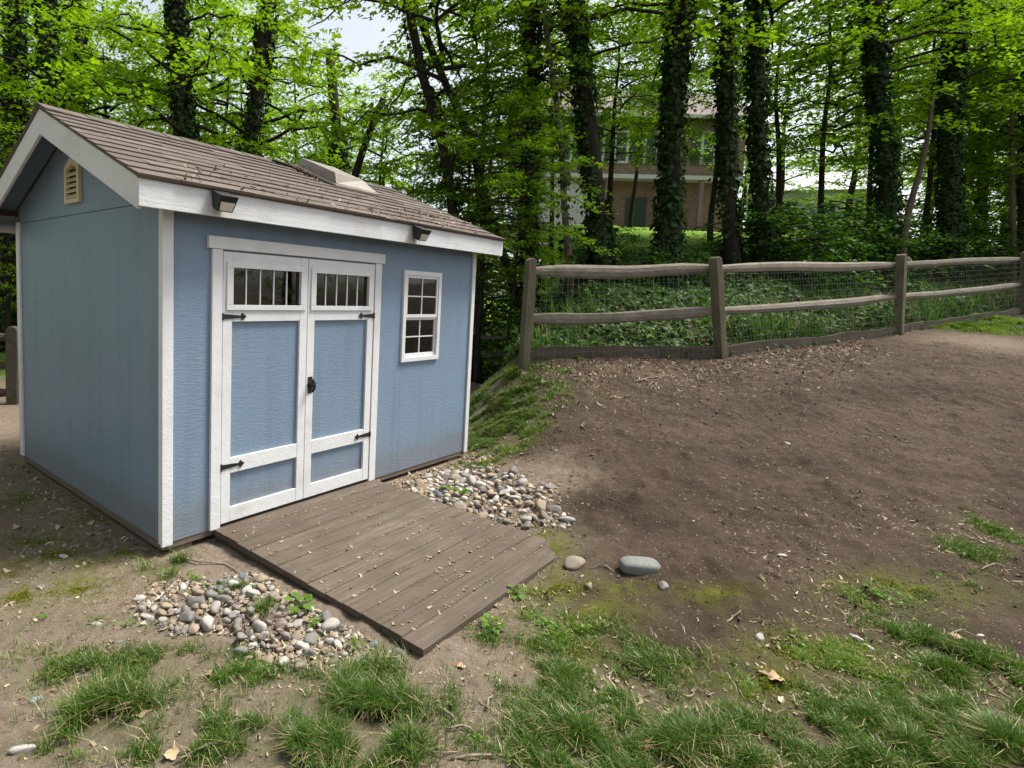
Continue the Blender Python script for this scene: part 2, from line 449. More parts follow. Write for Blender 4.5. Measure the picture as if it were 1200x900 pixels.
GP = [  # px, py, rx, ry, density, height, kind
 (118, 846, 60, 32, 3.0, .125, 'g'), (352, 878, 72, 40, 2.0, .09, 'g'), (440, 822, 56, 46, 2.8, .115, 'g'), (455, 868, 58, 44, 1.4, .075, 'g'),
 (85, 782, 80, 30, .75, .05, 'g'), (195, 775, 70, 32, .5, .045, 'g'), (285, 790, 70, 34, .7, .05, 'g'), (245, 855, 60, 45, .45, .05, 'g'),
 (345, 810, 55, 30, .75, .055, 'g'), (150, 735, 90, 22, .16, .04, 'g'), (50, 725, 50, 30, .12, .04, 'g'), (15, 800, 22, 30, .4, .04, 'g'),
 (575, 742, 40, 22, .45, .05, 'g'), (590, 800, 40, 40, .12, .045, 'g'), (560, 865, 60, 40, .12, .04, 'g'), (600, 885, 40, 18, .4, .04, 'l'),
 (190, 671, 26, 12, 1.1, .09, 'g'), (210, 660, 14, 8, 1.0, .10, 'g'), (310, 722, 12, 10, 1.5, .09, 'g'), (280, 690, 70, 14, .15, .05, 'g'),
 (585, 475, 60, 32, 3.2, .06, 'g'), (585, 452, 60, 16, 2.5, .05, 'l'), (575, 510, 60, 22, 2.4, .05, 'l'), (570, 540, 45, 12, 1.0, .045, 'l'), (600, 495, 50, 30, 1.6, .05, 'g'),
 (740, 780, 75, 34, 1.0, .05, 'g'), (662, 800, 38, 60, 1.1, .06, 'g'), (755, 872, 135, 42, 2.2, .09, 'g'), (672, 880, 50, 40, 1.6, .07, 'g'),
 (880, 885, 60, 22, .9, .05, 'g'), (1000, 778, 85, 40, .75, .045, 'l'), (930, 770, 45, 26, .5, .045, 'l'), (1135, 790, 62, 55, 2.2, .085, 'g'),
 (1185, 800, 40, 60, 1.2, .06, 'g'), (1170, 870, 60, 40, 2.0, .09, 'g'), (1055, 870, 110, 40, .7, .05, 'g'), (960, 840, 60, 40, .4, .045, 'g'),
 (1110, 690, 70, 26, .40, .04, 'g'), (1165, 622, 34, 22, .5, .045, 'g'), (1140, 650, 46, 20, .5, .045, 'g'), (1030, 705, 90, 30, .25, .04, 'l'),
 (1190, 700, 30, 40, .4, .04, 'g'), (1050, 740, 90, 24, .25, .04, 'g'), (690, 740, 60, 24, .5, .035, 'l'), (640, 735, 40, 30, .35, .035, 'l'),
 (820, 830, 60, 30, .5, .05, 'g'), (860, 800, 60, 40, .3, .045, 'l'),
 (60, 882, 70, 26, .5, .05, 'g'), (200, 885, 90, 24, .6, .05, 'g'), (290, 845, 50, 40, .7, .06, 'g'), (150, 800, 70, 40, .6, .05, 'g'), (715, 825, 80, 44, .7, .05, 'g'), (850, 850, 80, 40, .6, .055, 'g'),
 (930, 880, 80, 30, .8, .055, 'g'), (1010, 840, 90, 40, .6, .05, 'g'), (1100, 840, 90, 44, .9, .06, 'g'), (1070, 770, 60, 40, .4, .045, 'g'), (530, 830, 40, 60, .10, .045, 'g'), (650, 740, 40, 60, .5, .045, 'l'),
 (700, 890, 110, 26, 2.0, .07, 'g'), (860, 892, 110, 20, 1.6, .06, 'g'), (1000, 890, 110, 24, 1.4, .06, 'g'), (1120, 885, 110, 30, 1.8, .07, 'g'), (650, 850, 60, 40, 1.2, .06, 'g'),
 (1130, 384, 80, 6, 1.1, .10, 'l'), (1190, 380, 30, 7, 1.2, .12, 'l'),
]
MP = [(45, 633, 40, 12), (108, 666, 34, 16), (70, 650, 40, 14), (20, 585, 26, 16), (90, 690, 60, 16), (30, 660, 40, 20), (150, 650, 30, 10), (20, 700, 30, 14), (130, 600, 40, 16), (645, 690, 44, 30), (690, 715, 60, 20),
      (640, 640, 30, 30), (660, 760, 60, 20), (950, 770, 80, 24), (840, 700, 40, 14), (1060, 690, 70, 18), (720, 690, 50, 12), (900, 800, 70, 30), (250, 700, 30, 8)]
GRASS = [(*patch(*g[:4]), *g[4:]) for g in GP]
MOSS = [patch(*g) for g in MP]

def ell(X, Y, e):
    return ((X - e[0]) / e[2]) ** 2 + ((Y - e[1]) / e[3]) ** 2

# ------------------------------------------------------------------ the ground sheet
def axis(lo, a, b, hi, st, grow=1.22):
    mid = list(np.arange(a, b, st)); r = [b]; d = st
    while r[-1] < hi: d *= grow; r.append(r[-1] + d)
    l = [a]; d = st
    while l[-1] > lo: d *= grow; l.append(l[-1] - d)
    return np.array(sorted(l[1:]) + mid + r)
gx = axis(-140, -3.2, 9.0, 180, .026); gy = axis(-60, 1.5, 10.2, 220, .026)
GXm, GYm = np.meshgrid(gx, gy)
darkA = sstep(.85, 1.7, GXm - .05 * GYm + .15 + (fbm(GXm * 1.1, GYm * 1.1, 61) - .45) * 1.8) * (1 - .35 * sstep(2.6, 1.8, GYm)) * 1.0
_gp = patch(1165, 404, 80, 9); darkA = darkA * (1 - .75 * np.exp(-((GXm - _gp[0]) / _gp[2]) ** 2 - ((GYm - _gp[1]) / max(.3, _gp[3])) ** 2))
grassA = np.zeros_like(GXm); mossA = np.zeros_like(GXm)
for g in GRASS: grassA = np.maximum(grassA, np.exp(-1.2 * ell(GXm, GYm, g) ** 1.5) * min(.9, .25 + .6 * g[4]))
for g in MOSS: mossA = np.maximum(mossA, np.exp(-1.0 * ell(GXm, GYm, g)))
sF = fence_dist(GXm, GYm)
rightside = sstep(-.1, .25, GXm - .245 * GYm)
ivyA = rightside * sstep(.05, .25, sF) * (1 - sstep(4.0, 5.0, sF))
lawnA = np.maximum(rightside * sstep(4.2, 5.2, sF), (1 - rightside) * sstep(12.3, 14, GYm + .35 * np.minimum(GXm, 0) * -1 * 0 + np.where(GXm < -3, 3.5, 0)))
lumpy = detail(GXm, GYm) * (1 - .6 * grassA)
uu, vv = shed_uv(GXm, GYm)
under = (uu > -.05) & (uu < SL + .05) & (vv > -.05) & (vv < SW + .05)
GZ = terrain(GXm, GYm) + np.where(under, 0, lumpy) - .004
ny, nx = GXm.shape
V = np.stack([GXm, GYm, GZ], -1).reshape(-1, 3).astype(np.float32)
idx = np.arange(ny * nx, dtype=np.int32).reshape(ny, nx)
Q = np.stack([idx[:-1, :-1], idx[:-1, 1:], idx[1:, 1:], idx[1:, :-1]], -1).reshape(-1)
me = bpy.data.meshes.new('ground')
me.vertices.add(len(V)); me.vertices.foreach_set('co', V.reshape(-1))
me.loops.add(len(Q)); me.loops.foreach_set('vertex_index', Q)
me.polygons.add(len(Q) // 4)
me.polygons.foreach_set('loop_start', np.arange(0, len(Q), 4, dtype=np.int32)); me.polygons.foreach_set('loop_total', np.full(len(Q) // 4, 4, np.int32))
me.polygons.foreach_set('use_smooth', np.ones(len(Q) // 4, bool))
me.update(calc_edges=True)
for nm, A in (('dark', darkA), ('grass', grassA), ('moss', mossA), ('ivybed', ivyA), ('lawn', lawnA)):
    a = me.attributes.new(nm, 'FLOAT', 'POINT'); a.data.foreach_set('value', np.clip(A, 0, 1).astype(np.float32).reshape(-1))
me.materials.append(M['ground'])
g = link('ground', me); tag(g, 'bare brown earth yard with moss and grass rising to the fence', 'ground', kind='structure')

def blocked(X, Y):
    u, v = shed_uv(X, Y)
    return ((u > -.03) & (u < SL + .03) & (v > -.03) & (v < SW + .03)) | ((u > .27) & (u < 1.87) & (v > -1.72) & (v <= 0))

def surf(X, Y):
    return terrain(X, Y) + detail(X, Y) * .7 - .004

# ------------------------------------------------------------------ grass, moss, litter (uncountable)
def blades(name, P, h, w, lean, mat, label, cat):
    n = len(P); az = rng.uniform(0, 2 * PI, n); d = np.stack([np.cos(az), np.sin(az), np.zeros(n)], -1)
    sd = np.stack([-np.sin(az), np.cos(az), np.zeros(n)], -1)
    ln = (rng.uniform(.15, 1.0, n) * lean)[:, None]; h = h[:, None]; w = w[:, None]
    up = np.array([0, 0, 1.])
    m_ = P + up * h * .55 + d * h * ln * .35
    t_ = P + up * h * (1 - .25 * ln) + d * h * ln
    V = np.stack([P - sd * w, P + sd * w, m_ + sd * w * .8, m_ - sd * w * .8, t_ + sd * w * .12, t_ - sd * w * .12], 1)
    o = link(name, quads_mesh(name, V, 6, [(0, 1, 2, 3), (3, 2, 4, 5)], mat))
    return tag(o, label, cat, kind='stuff')

def scatter_ell(e, n, power=.5):
    a = rng.uniform(0, 2 * PI, n); r = np.abs(rng.normal(0, .52, n))
    X = e[0] + np.cos(a) * r * e[2]; Y = e[1] + np.sin(a) * r * e[3]
    return X, Y

pts = {'g': [], 'l': [], 's': []}
for e in GRASS:
    area = PI * e[2] * e[3]; far = max(1.0, e[1] / 3.0)
    n = int(area * e[4] * 62000 / far ** 1.1)
    X, Y = scatter_ell(e, n)
    k = fbm(X * 9, Y * 9, 71, 3) + rng.normal(0, .055, n); cl = fbm(X * 2.5, Y * 2.5, 72, 3)
    keep = ~blocked(X, Y) & (k > (.54 if e[4] < .6 else .42) - .45 * (cl - .47))
    X, Y, k = X[keep], Y[keep], k[keep]
    hh = e[5] * .74 * rng.uniform(.25, 1.2, len(X)) * (.35 + 1.4 * k)
    dead = rng.random(len(X)) < .11
    lime = (fbm(X * 1.3, Y * 1.3, 77, 3) + rng.normal(0, .06, len(X))) > (.66 if e[6] == 'g' else .42)
    Z = surf(X, Y)
    A = np.stack([X, Y, Z, hh], -1)
    pts['s'].append(A[dead]); pts['l'].append(A[~dead & lime]); pts['g'].append(A[~dead & ~lime])
for kk, mt, nm, lab in (('g', 'grass', 'grass', 'uneven clumps of mid green grass growing on the bare yard'),
                        ('l', 'grass_lime', 'lime_grass', 'sparse yellow green grass between the clumps'),
                        ('s', 'straw', 'dry_grass', 'dry straw blades mixed into the grass')):
    A = np.concatenate(pts[kk]); A = A[rng.permutation(len(A))]
    dist = np.maximum(1, A[:, 1] / 3.2)
    blades(nm, A[:, :3] - np.array([0, 0, .004]), A[:, 3], rng.uniform(.0008, .0020, len(A)) * dist ** .8, 1.1 if kk != 's' else 1.8, M[mt], lab, 'grass')
# clover and tiny weeds between the blades
A = []
for e in GRASS:
    if e[1] > 5: continue
    n = int(PI * e[2] * e[3] * 1100 * (1.3 if e[6] == 'l' else .35)); X, Y = scatter_ell(e, n); kp = ~blocked(X, Y) & (fbm(X * 5, Y * 5, 74, 3) > .50); A.append(np.stack([X[kp], Y[kp], surf(X[kp], Y[kp]) + rng.uniform(.004, .03, kp.sum())], -1))
A = np.concatenate(A); n = len(A)
o = link('clover', leaves_mesh('clover', A, norm(np.stack([rng.normal(0, .4, n), rng.normal(-.15, .4, n), np.ones(n)], -1)), norm(np.stack([rng.normal(0, 1, n), rng.normal(0, 1, n), rng.normal(0, .3, n)], -1)), rng.uniform(.007, .018, n), M['weed'], .5, .08))
tag(o, 'small broad leaved weeds and clover mixed into the grass', 'clover', kind='stuff')
# moss cushions
A = []
for e in MOSS:
    n = int(PI * e[2] * e[3] * 16000)
    X, Y = scatter_ell(e, n); k = fbm(X * 7, Y * 7, 81, 3)
    kp = ~blocked(X, Y) & (k > .5); X, Y = X[kp], Y[kp]
    A.append(np.stack([X, Y, surf(X, Y) - .002], -1))
A = np.concatenate(A)
blades('moss', A, rng.uniform(.005, .016, len(A)), rng.uniform(.0018, .004, len(A)), 1.2, M['moss'], 'low yellow green moss cushions on the damp soil', 'moss')

# flakes of wood, seeds and dead leaves on the soil
def chip_mat(name, stops):
    m = NT(name); col = m.ramp(m.island(), stops)
    m.principled(col, .8, None, .15); return m.m
M['chip'] = chip_mat('leaf_litter_flakes', [(0, (.10, .07, .045)), (.35, (.22, .165, .105)), (.8, (.30, .235, .165)), (1, (.44, .37, .275))])
def chips(name, X, Y, size, aspect, mat, label, cat, zoff=0.0, zfun=surf, flat=.35):
    n = len(X); Z = zfun(X, Y) + zoff
    az = rng.uniform(0, 2 * PI, n); N_ = norm(np.stack([rng.normal(0, flat, n), rng.normal(0, flat, n), np.ones(n)], -1))
    D = np.stack([np.cos(az), np.sin(az), np.zeros(n)], -1); D = norm(D - (D * N_).sum(-1, keepdims=True) * N_); B = np.cross(N_, D)
    s = size[:, None]; w = (size * aspect)[:, None]; P = np.stack([X, Y, Z], -1)
    cur = (rng.uniform(.0, .35, n))[:, None] * s
    bend = rng.normal(0, .25, n)[:, None] * s
    a0 = P - D * s * .5; m0 = P + N_ * cur * -.15 + B * bend; e0 = P + D * s * .5 + N_ * cur
    a0 = a0 + N_ * cur * .6
    V = np.stack([a0 - B * w * .3, a0 + B * w * .3, m0 + B * w * .5, m0 - B * w * .5, e0 + B * w * .2, e0 - B * w * .2], 1)
    o = link(name, quads_mesh(name, V, 6, [(0, 1, 2, 3), (3, 2, 4, 5)], mat)); return tag(o, label, cat, kind='stuff')
def rnd_area(n, x0, x1, y0, y1): return rng.uniform(x0, x1, n), rng.uniform(y0, y1, n)
XX, YY, SS, AA = [], [], [], []
def add_chips(X, Y, s0, s1, a0, a1):
    kp = ~blocked(X, Y); X, Y = X[kp], Y[kp]; n = len(X)
    XX.append(X); YY.append(Y); SS.append(s0 * (s1 / s0) ** rng.random(n) ** 1.6); AA.append(rng.uniform(a0, a1, n))
X, Y = rnd_area(15000, -2.6, 9, 1.7, 9.5); kp = rng.random(15000) < np.where(X > 1.2, .5, 1.0) * (.3 + 1.4 * (fbm(X * .9, Y * .9, 92, 3) > .46)); X, Y = X[kp], Y[kp]; add_chips(X, Y, .006, .030, .2, .6)
X, Y = rnd_area(13000, .6, 5.8, 2.0, 4.3); kp = fbm(X * 1.6, Y * 1.6, 91, 3) - .10 * np.maximum(0, Y - 3.3) > .46; add_chips(X[kp], Y[kp], .008, .055, .10, .35)
X, Y = rnd_area(3500, -2.4, 1.2, 1.8, 4.5); add_chips(X, Y, .007, .03, .25, .7)
t = rng.random(5200); X = 1.7 + t * 6.0; Y = np.interp(X, _fx, _fy) - .1 - np.abs(rng.normal(0, .75, 5200)) * (1 - .45 * t); add_chips(X, Y, .018, .10, .08, .3)
u = rng.uniform(1.9, SL, 900); v = -np.abs(rng.normal(0, .28, 900)); X, Y = shed_xy(u, v); add_chips(X, Y, .02, .075, .2, .6)
u = -np.abs(rng.normal(0, .6, 900)); v = rng.uniform(.2, 3.4, 900); X, Y = shed_xy(u, v); add_chips(X, Y, .015, .06, .2, .6)
chips('leaf_litter', np.concatenate(XX), np.concatenate(YY), np.concatenate(SS), np.concatenate(AA), M['chip'], 'brown and tan wood flakes and dead leaf bits scattered on the soil', 'leaf litter', .004)
# clods of earth
M['clod'] = chip_mat('soil_clods', [(0, (.028, .019, .013)), (.7, (.062, .045, .032)), (1, (.11, .083, .062))])
n = 26000; X, Y = rnd_area(n, .9, 10, 2.6, 9.6); s = .003 + .014 * rng.random(n) ** 4 * np.minimum(1.3, Y / 4)
kp = ~blocked(X, Y) & (fence_dist(X, Y) < -.1) & (X > 1.2 + .3 * np.sin(Y * 3)); X, Y, s = X[kp], Y[kp], s[kp]; n = len(X)
oct_ = np.array([[1, 0, 0], [0, 1, 0], [-1, 0, 0], [0, -1, 0], [0, 0, .8], [0, 0, -.6]]); oct_ = oct_[None] * (1 + rng.uniform(-.35, .35, (n, 6, 3)))
ca, sa = np.cos(az := rng.uniform(0, 6.28, n)), np.sin(az)
R_ = np.stack([np.stack([ca, -sa, 0 * ca], -1), np.stack([sa, ca, 0 * ca], -1), np.stack([0 * ca, 0 * ca, 1 + 0 * ca], -1)], 1)
W = np.einsum('nij,nkj->nki', R_, oct_ + np.sign(oct_) * 0) * s[:, None, None] + np.stack([X, Y, surf(X, Y) + s * .3], -1)[:, None]
W = np.concatenate([W, W[:, 4:5], W[:, 5:6]], 1)
o = link('soil_clods', quads_mesh('soil_clods', W, 8, [(0, 1, 4, 6), (1, 2, 4, 6), (2, 3, 4, 6), (3, 0, 4, 6), (1, 0, 5, 7), (2, 1, 5, 7), (3, 2, 5, 7), (0, 3, 5, 7)][:0] or [(4, 0, 1, 6), (4, 1, 2, 6), (4, 2, 3, 6), (4, 3, 0, 6)], M['clod']))
tag(o, 'small dark lumps of loose soil on the bare earth', 'soil', kind='stuff')

# ------------------------------------------------------------------ the shed (local axes: x along the front, y into the depth, z up)
shed = empty('garden_shed', (SX, SY, SZ), TH, 'blue garden shed with white trim, double doors and brown shingle roof', 'shed')
L, Wd = SL, SW
o_, os_ = .1591 * S, .2072 * S
HE, ZR = 1.7672 * S, 2.4815 * S
ZH, ZJ = 1.6119 * S, 1.8351 * S
XD1, XD2 = .2723 * S, 1.6637 * S
XW1, XW2, ZW1, ZW2 = 1.9255 * S, 2.4052 * S, .8689 * S, 1.5804 * S
FB = .155                      # fascia height
ZE = HE + FB                   # roof plane at eave edge
RS = (ZR - .03 - ZE) / (Wd / 2 + o_)     # roof slope
def zroof(y): return ZE + (min(y, Wd - y) + o_) * RS
T = .05
gap = .0014
# front wall with openings
DX1, DX2 = XD1 + .075, XD2 - .075
fw = MB()
def fpan(x0, x1, z0, z1):
    fw.box(x0, x1, 0, T, z0, z1)
ZT = zroof(0) - .03
WX1, WX2, WZ1, WZ2 = XW1 + .04, XW2 - .04, ZW1 + .04, ZW2 - .04
seams = [XW1 + .014]
fpan(0, DX1, 0, ZT); fpan(DX1, DX2, ZH - .06, ZT)
fpan(DX2, seams[0] - gap, 0, ZT); fpan(seams[0], WX1, 0, ZT)
fpan(WX1, WX2, 0, WZ1); fpan(WX1, WX2, WZ2, ZT); fpan(WX2, L, 0, ZT)
fw.box(seams[0] - .03, seams[0] + .03, .0045, T + .012, .02, ZT - .02)
fw.build('front_wall', M['blue'], shed)
# gable walls
for nm, x0, x1 in (('side_wall', 0, T), ('side_wall', L - T, L)):
    sw = MB(); ys = [T, 1.22, Wd - T]
    for a, b in zip(ys, ys[1:]):
        sw.box(x0, x1, a + (gap / 2 if a > T else 0), b - (gap / 2 if b < Wd - T else 0), 0, ZJ - .003)
    out = -.006 if x0 == 0 else .006
    yc = Wd / 2
    sw.prism([(.0 + T, ZJ), (Wd - T, ZJ), (Wd - T, zroof(Wd - T) - .05), (yc, zroof(yc) - .05), (T, zroof(T) - .05)], 0, min(x0, x0 + out), x1 + max(0, out))
    sw.build(nm, M['blue'], shed)
bw = MB(); bw.box(0, L, Wd - T, Wd, 0, ZT); bw.build('back_wall', M['blue'], shed)
il = MB(); il.box(T + .002, L - T - .002, T + .004, Wd - T - .002, -.02, .012)
il.box(T + .002, T + .012, T + .3, Wd - T - .3, .02, 1.8); il.build('floor', M['inside'], shed)
# corner boards
ct = .018
for (x0, x1, y0, y1) in ((-ct, .05, -ct, 0), (-ct, 0, 0, .03), (L - .035, L + ct, -ct, 0), (L, L + ct, 0, .07), (-ct, 0, Wd - .06, Wd + ct), (L, L + ct, Wd - .07, Wd + ct)):
    MB().box(x0, x1, y0, y1, -.012 if y0 < 0 else 0, HE + .08 if y0 <= .1 else HE + .08).build('corner_trim', M['white'], shed, bevel=.003)
# base frame and skids
fr = MB(); fr.box(.0, L, .006, .05, -.042, -.002).box(.004, .05, .05, Wd - .02, -.05, -.002).box(L - .05, L - .002, .05, Wd - .02, -.05, -.002).box(.05, L - .05, Wd - .06, Wd - .02, -.05, -.002)
fr.build('base_frame', M['skid'], shed, bevel=.003)
for yy, xa_, xb_ in [(q, *x) for q in (.02, .55, 1.1, 1.65, 2.15) for x in ((.06, .2), (SL - .25, SL - .08))]:
    MB().box(xa_, xb_, yy, yy + .1, -.12, -.052).build('skid', M['skid'], shed, bevel=.004)
# roof shingles: one deck, two slopes of tabs
rng2 = random.Random(3)
roof = MB(); x0r, x1r = -os_ - .012, L + os_ + .012
ang = math.atan(RS); n_up = Vector((0, -math.sin(ang), math.cos(ang)))
slope_len = (Wd / 2 + o_ + .02) / math.cos(ang)
for side in (0, 1):
    def P(x, s_, h):
        y = -o_ - .02 + s_ * math.cos(ang) - h * math.sin(ang); z = ZE - .02 * RS + s_ * math.sin(ang) + h * math.cos(ang)
        return (x, y if side == 0 else Wd - y, z)
    roof.quad_box([P(x0r + .004, .005, -.006), P(x1r - .004, .005, -.006), P(x1r - .004, slope_len, -.006), P(x0r + .004, slope_len, -.006),
                   P(x0r + .004, .005, .004), P(x1r - .004, .005, .004), P(x1r - .004, slope_len, .004), P(x0r + .004, slope_len, .004)])
    nc = 11; e_ = slope_len / nc
    for c in range(nc):
        x = x0r - rng2.uniform(0, .3); sag = rng2.uniform(-.004, .004)
        while x < x1r:
            w = rng2.choice((.13, .22, .31, .36, .46, .52)); a, b = max(x, x0r), min(x + w - .003, x1r)
            x += w
            if b - a < .02: continue
            lo = rng2.uniform(-.006, .006) + sag if c else rng2.uniform(-.004, .003); th_ = rng2.uniform(.005, .012)
            s0, s1 = c * e_ + lo, min((c + 1) * e_ + .03, slope_len)
            dl = rng2.uniform(-.003, .003)
            roof.quad_box([P(a, s0 + dl, .004), P(b, s0 - dl, .004), P(b, s1, .0045), P(a, s1, .0045),
                           P(a, s0 + dl, .005 + th_ + .004), P(b, s0 - dl, .005 + th_ + .004), P(b, s1, .008), P(a, s1, .008)])
roof_o = roof.build('roof', M['shingle'], shed)
cap = MB(); x = x0r
ytop = Wd / 2; ztop = ZE + (Wd / 2 + o_) * RS + .016
while x < x1r:
    b = min(x + .30, x1r); h = rng2.uniform(.008, .013)
    for sg in (-1, 1):
        p = lambda xx, d, hh: (xx, ytop + sg * d, ztop - d * RS + hh)
        cap.quad_box([p(x, 0, 0), p(b, 0, 0), p(b, .14, 0), p(x, .14, 0), p(x, 0, h), p(b, 0, h * .3), p(b, .14, h * .3), p(x, .14, h)])
    x += .145
cap.build('ridge_cap', M['shingle'], roof_o)
# fascia and rakes
for y0, y1 in ((-o_ - .0, -o_ + .022), (Wd + o_ - .022, Wd + o_)):
    fb = MB(); xm = L * .66
    fb.box(-os_, xm - .0015, y0, y1, HE, ZE - .012); fb.box(xm + .0015, L + os_, y0, y1, HE, ZE - .012)
    fb.build('fascia_board', M['white_grain'], shed, bevel=.002)
RB = .165
for x0, x1 in ((-os_, -os_ + .022), (L + os_ - .022, L + os_)):
    for side in (0, 1):
        yy = lambda y: y if side == 0 else Wd - y
        zt = lambda y: ZE + (y + o_) * RS - .012
        ya, yb = -o_ + .0225, Wd / 2 - .001
        rb = MB().prism([(yy(ya), zt(ya) - RB), (yy(yb), zt(yb) - RB), (yy(yb), zt(yb)), (yy(ya), zt(ya))], 0, x0, x1)
        rb.build('rake_board', M['white_grain'], shed, bevel=.002)
# soffits
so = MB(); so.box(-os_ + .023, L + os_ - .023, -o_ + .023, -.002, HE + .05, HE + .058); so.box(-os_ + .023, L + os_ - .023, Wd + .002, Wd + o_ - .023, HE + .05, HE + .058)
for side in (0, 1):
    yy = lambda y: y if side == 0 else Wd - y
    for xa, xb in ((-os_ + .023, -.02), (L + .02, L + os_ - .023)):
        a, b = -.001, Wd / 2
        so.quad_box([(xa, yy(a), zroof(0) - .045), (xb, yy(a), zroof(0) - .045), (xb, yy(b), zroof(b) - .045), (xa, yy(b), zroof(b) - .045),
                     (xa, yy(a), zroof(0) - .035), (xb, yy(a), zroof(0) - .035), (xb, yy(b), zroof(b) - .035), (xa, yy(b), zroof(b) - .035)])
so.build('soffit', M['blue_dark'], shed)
# gable vent
def vent(xs, sg):
    v = empty('gable_vent', (xs, Wd / 2 + .0, 0)); v.parent = shed
    w, z0, z1 = .13, ZJ + .075, ZJ + .40
    f_ = MB()
    def strip(poly): f_.prism(poly, 0, min(0, sg * .028), max(0, sg * .028))
    strip([(-w, z0), (-w + .035, z0 + .03), (-w + .035, z1 - .09), (-w, z1 - .07)]); strip([(w - .035, z0 + .03), (w, z0), (w, z1 - .07), (w - .035, z1 - .09)])
    strip([(-w, z0), (w, z0), (w - .035, z0 + .03), (-w + .035, z0 + .03)])
    strip([(-w + .035, z1 - .09), (0, z1 - .06), (0, z1), (-w, z1 - .07)]); strip([(0, z1 - .06), (w - .035, z1 - .09), (w, z1 - .07), (0, z1)])
    f_.build('frame', M['cream'], v, bevel=.003)
    s_ = MB(); n = 5
    for k in range(n):
        zz = z0 + .035 + k * (z1 - .1 - z0 - .035) / n
        s_.quad_box([(0, -w + .036, zz + .03), (sg * .024, -w + .036, zz), (sg * .024, w - .036, zz), (0, w - .036, zz + .03), (0, -w + .036, zz + .036), (sg * .026, -w + .036, zz + .006), (sg * .026, w - .036, zz + .006), (0, w - .036, zz + .036)])
    s_.build('louvre', M['cream'], v)
    MB().box(min(0, sg * .002), max(0, sg * .002) + .0005, -w + .03, w - .03, z0 + .03, z1 - .085).build('backing', M['inside'], v)
vent(-.0065, -1); vent(L + .0065, 1)
# door surround
MB().box(XD1 - .03, XD2 + .03, -.028, 0, ZH, ZH + .075).build('door_header', M['white'], shed, bevel=.003)
for a, b in ((XD1, XD1 + .072), (XD2 - .072, XD2)):
    MB().box(a, b, -.022, 0, -.0, ZH - .002).build('door_jamb', M['white'], shed, bevel=.003)
xm = (DX1 + DX2) / 2
ZD1, ZD0 = ZH - .012, .022
def door(xa, xb, hinge_left):
    d = MB(); st = .066; bz = [(ZD0, .095), (.345, .10), (1.325, .085), (ZD1 - .075, .075)]   # rails: bottom, low, mid, top
    y0 = .004
    gz0, gz1 = bz[2][0] + bz[2][1] + .02, bz[3][0] - .02
    d.box(xa, xb, y0, y0 + .022, ZD0, bz[2][0] + .04)
    dob = d.build('door', M['blue'], shed)
    t = MB(); yf = -.016
    t.box(xa, xa + st, yf, y0 - .0005, ZD0, ZD1); t.box(xb - st, xb, yf, y0 - .0005, ZD0, ZD1)
    for z, h in bz: t.box(xa + st + .001, xb - st - .001, yf + .001, y0 - .0005, z, z + h)
    t.build('frame', M['white'], dob, bevel=.0025)
    w = MB(); ga, gb = xa + .022, xb - .022; z0, z1 = bz[2][0] + bz[2][1] - .012, bz[3][0] + .012; bw_ = .046; yq = yf - .011
    hb_ = .034
    w.box(ga, gb, yq, yf - .0005, z0, z0 + hb_); w.box(ga, gb, yq, yf - .0005, z1 - hb_, z1)
    w.box(ga, ga + bw_, yq, yf - .0005, z0 + hb_ + .0003, z1 - hb_ - .0003); w.box(gb - bw_, gb, yq, yf - .0005, z0 + hb_ + .0003, z1 - hb_ - .0003)
    w.build('window_frame', M['white'], dob, bevel=.0025)
    MB().box(ga + .03, gb - .03, y0 + .001, y0 + .005, z0 + .02, z1 - .02).build('glass', M['glass'], dob)
    mu = MB()
    for k in range(1, 5):
        x = ga + bw_ + (gb - ga - 2 * bw_) * k / 5
        mu.box(x - .004, x + .004, y0 - .008, y0 + .0005, z0 + hb_, z1 - hb_)
    mu.build('muntin', M['white'], dob)
    for z in (bz[1][0] + bz[1][1] / 2, bz[2][0] + bz[2][1] / 2 - .01):
        sg = 1 if hinge_left else -1; xh = xa + .002 if hinge_left else xb - .002
        h = MB(); p = lambda q: [(xh + sg * a, z + b) for a, b in q]
        h.prism(p([(0, -.016), (.07, -.012), (.125, -.007), (.125, .007), (.07, .012), (0, .016)]), 1, yf - .006, yf + .0005)
        h.prism(p([(.1255, -.006), (.138, -.024), (.168, 0), (.138, .024), (.1255, .006)]), 1, yf - .007, yf + .0005)
        h.tube([(xh - sg * .006, yf - .004, z - .022), (xh - sg * .006, yf - .004, z + .022)], .007, 8)
        h.build('hinge', M['black'], dob)
    return dob
dl = door(DX1 + .004, xm - .0025, True); dr = door(xm + .0025, DX2 - .004, False)
hd = MB(); hx, hz = xm + .038, .86
hd.tube([(hx, -.016, hz), (hx, -.024, hz)], [.028, .026], 14, up=(0, 0, 1)); hd.tube([(hx, -.024, hz), (hx, -.05, hz)], .010, 10, up=(0, 0, 1))
hd.tube([(hx - .01, -.056, hz - .048), (hx, -.062, hz - .02), (hx, -.064, hz), (hx, -.062, hz + .02), (hx - .01, -.056, hz + .048)], [.007, .012, .014, .012, .007], 8)
hd.box(hx - .02, hx + .02, -.021, -.0165, hz - .06, hz + .06)
hd.build('handle', M['black'], dr, bevel=.0015)
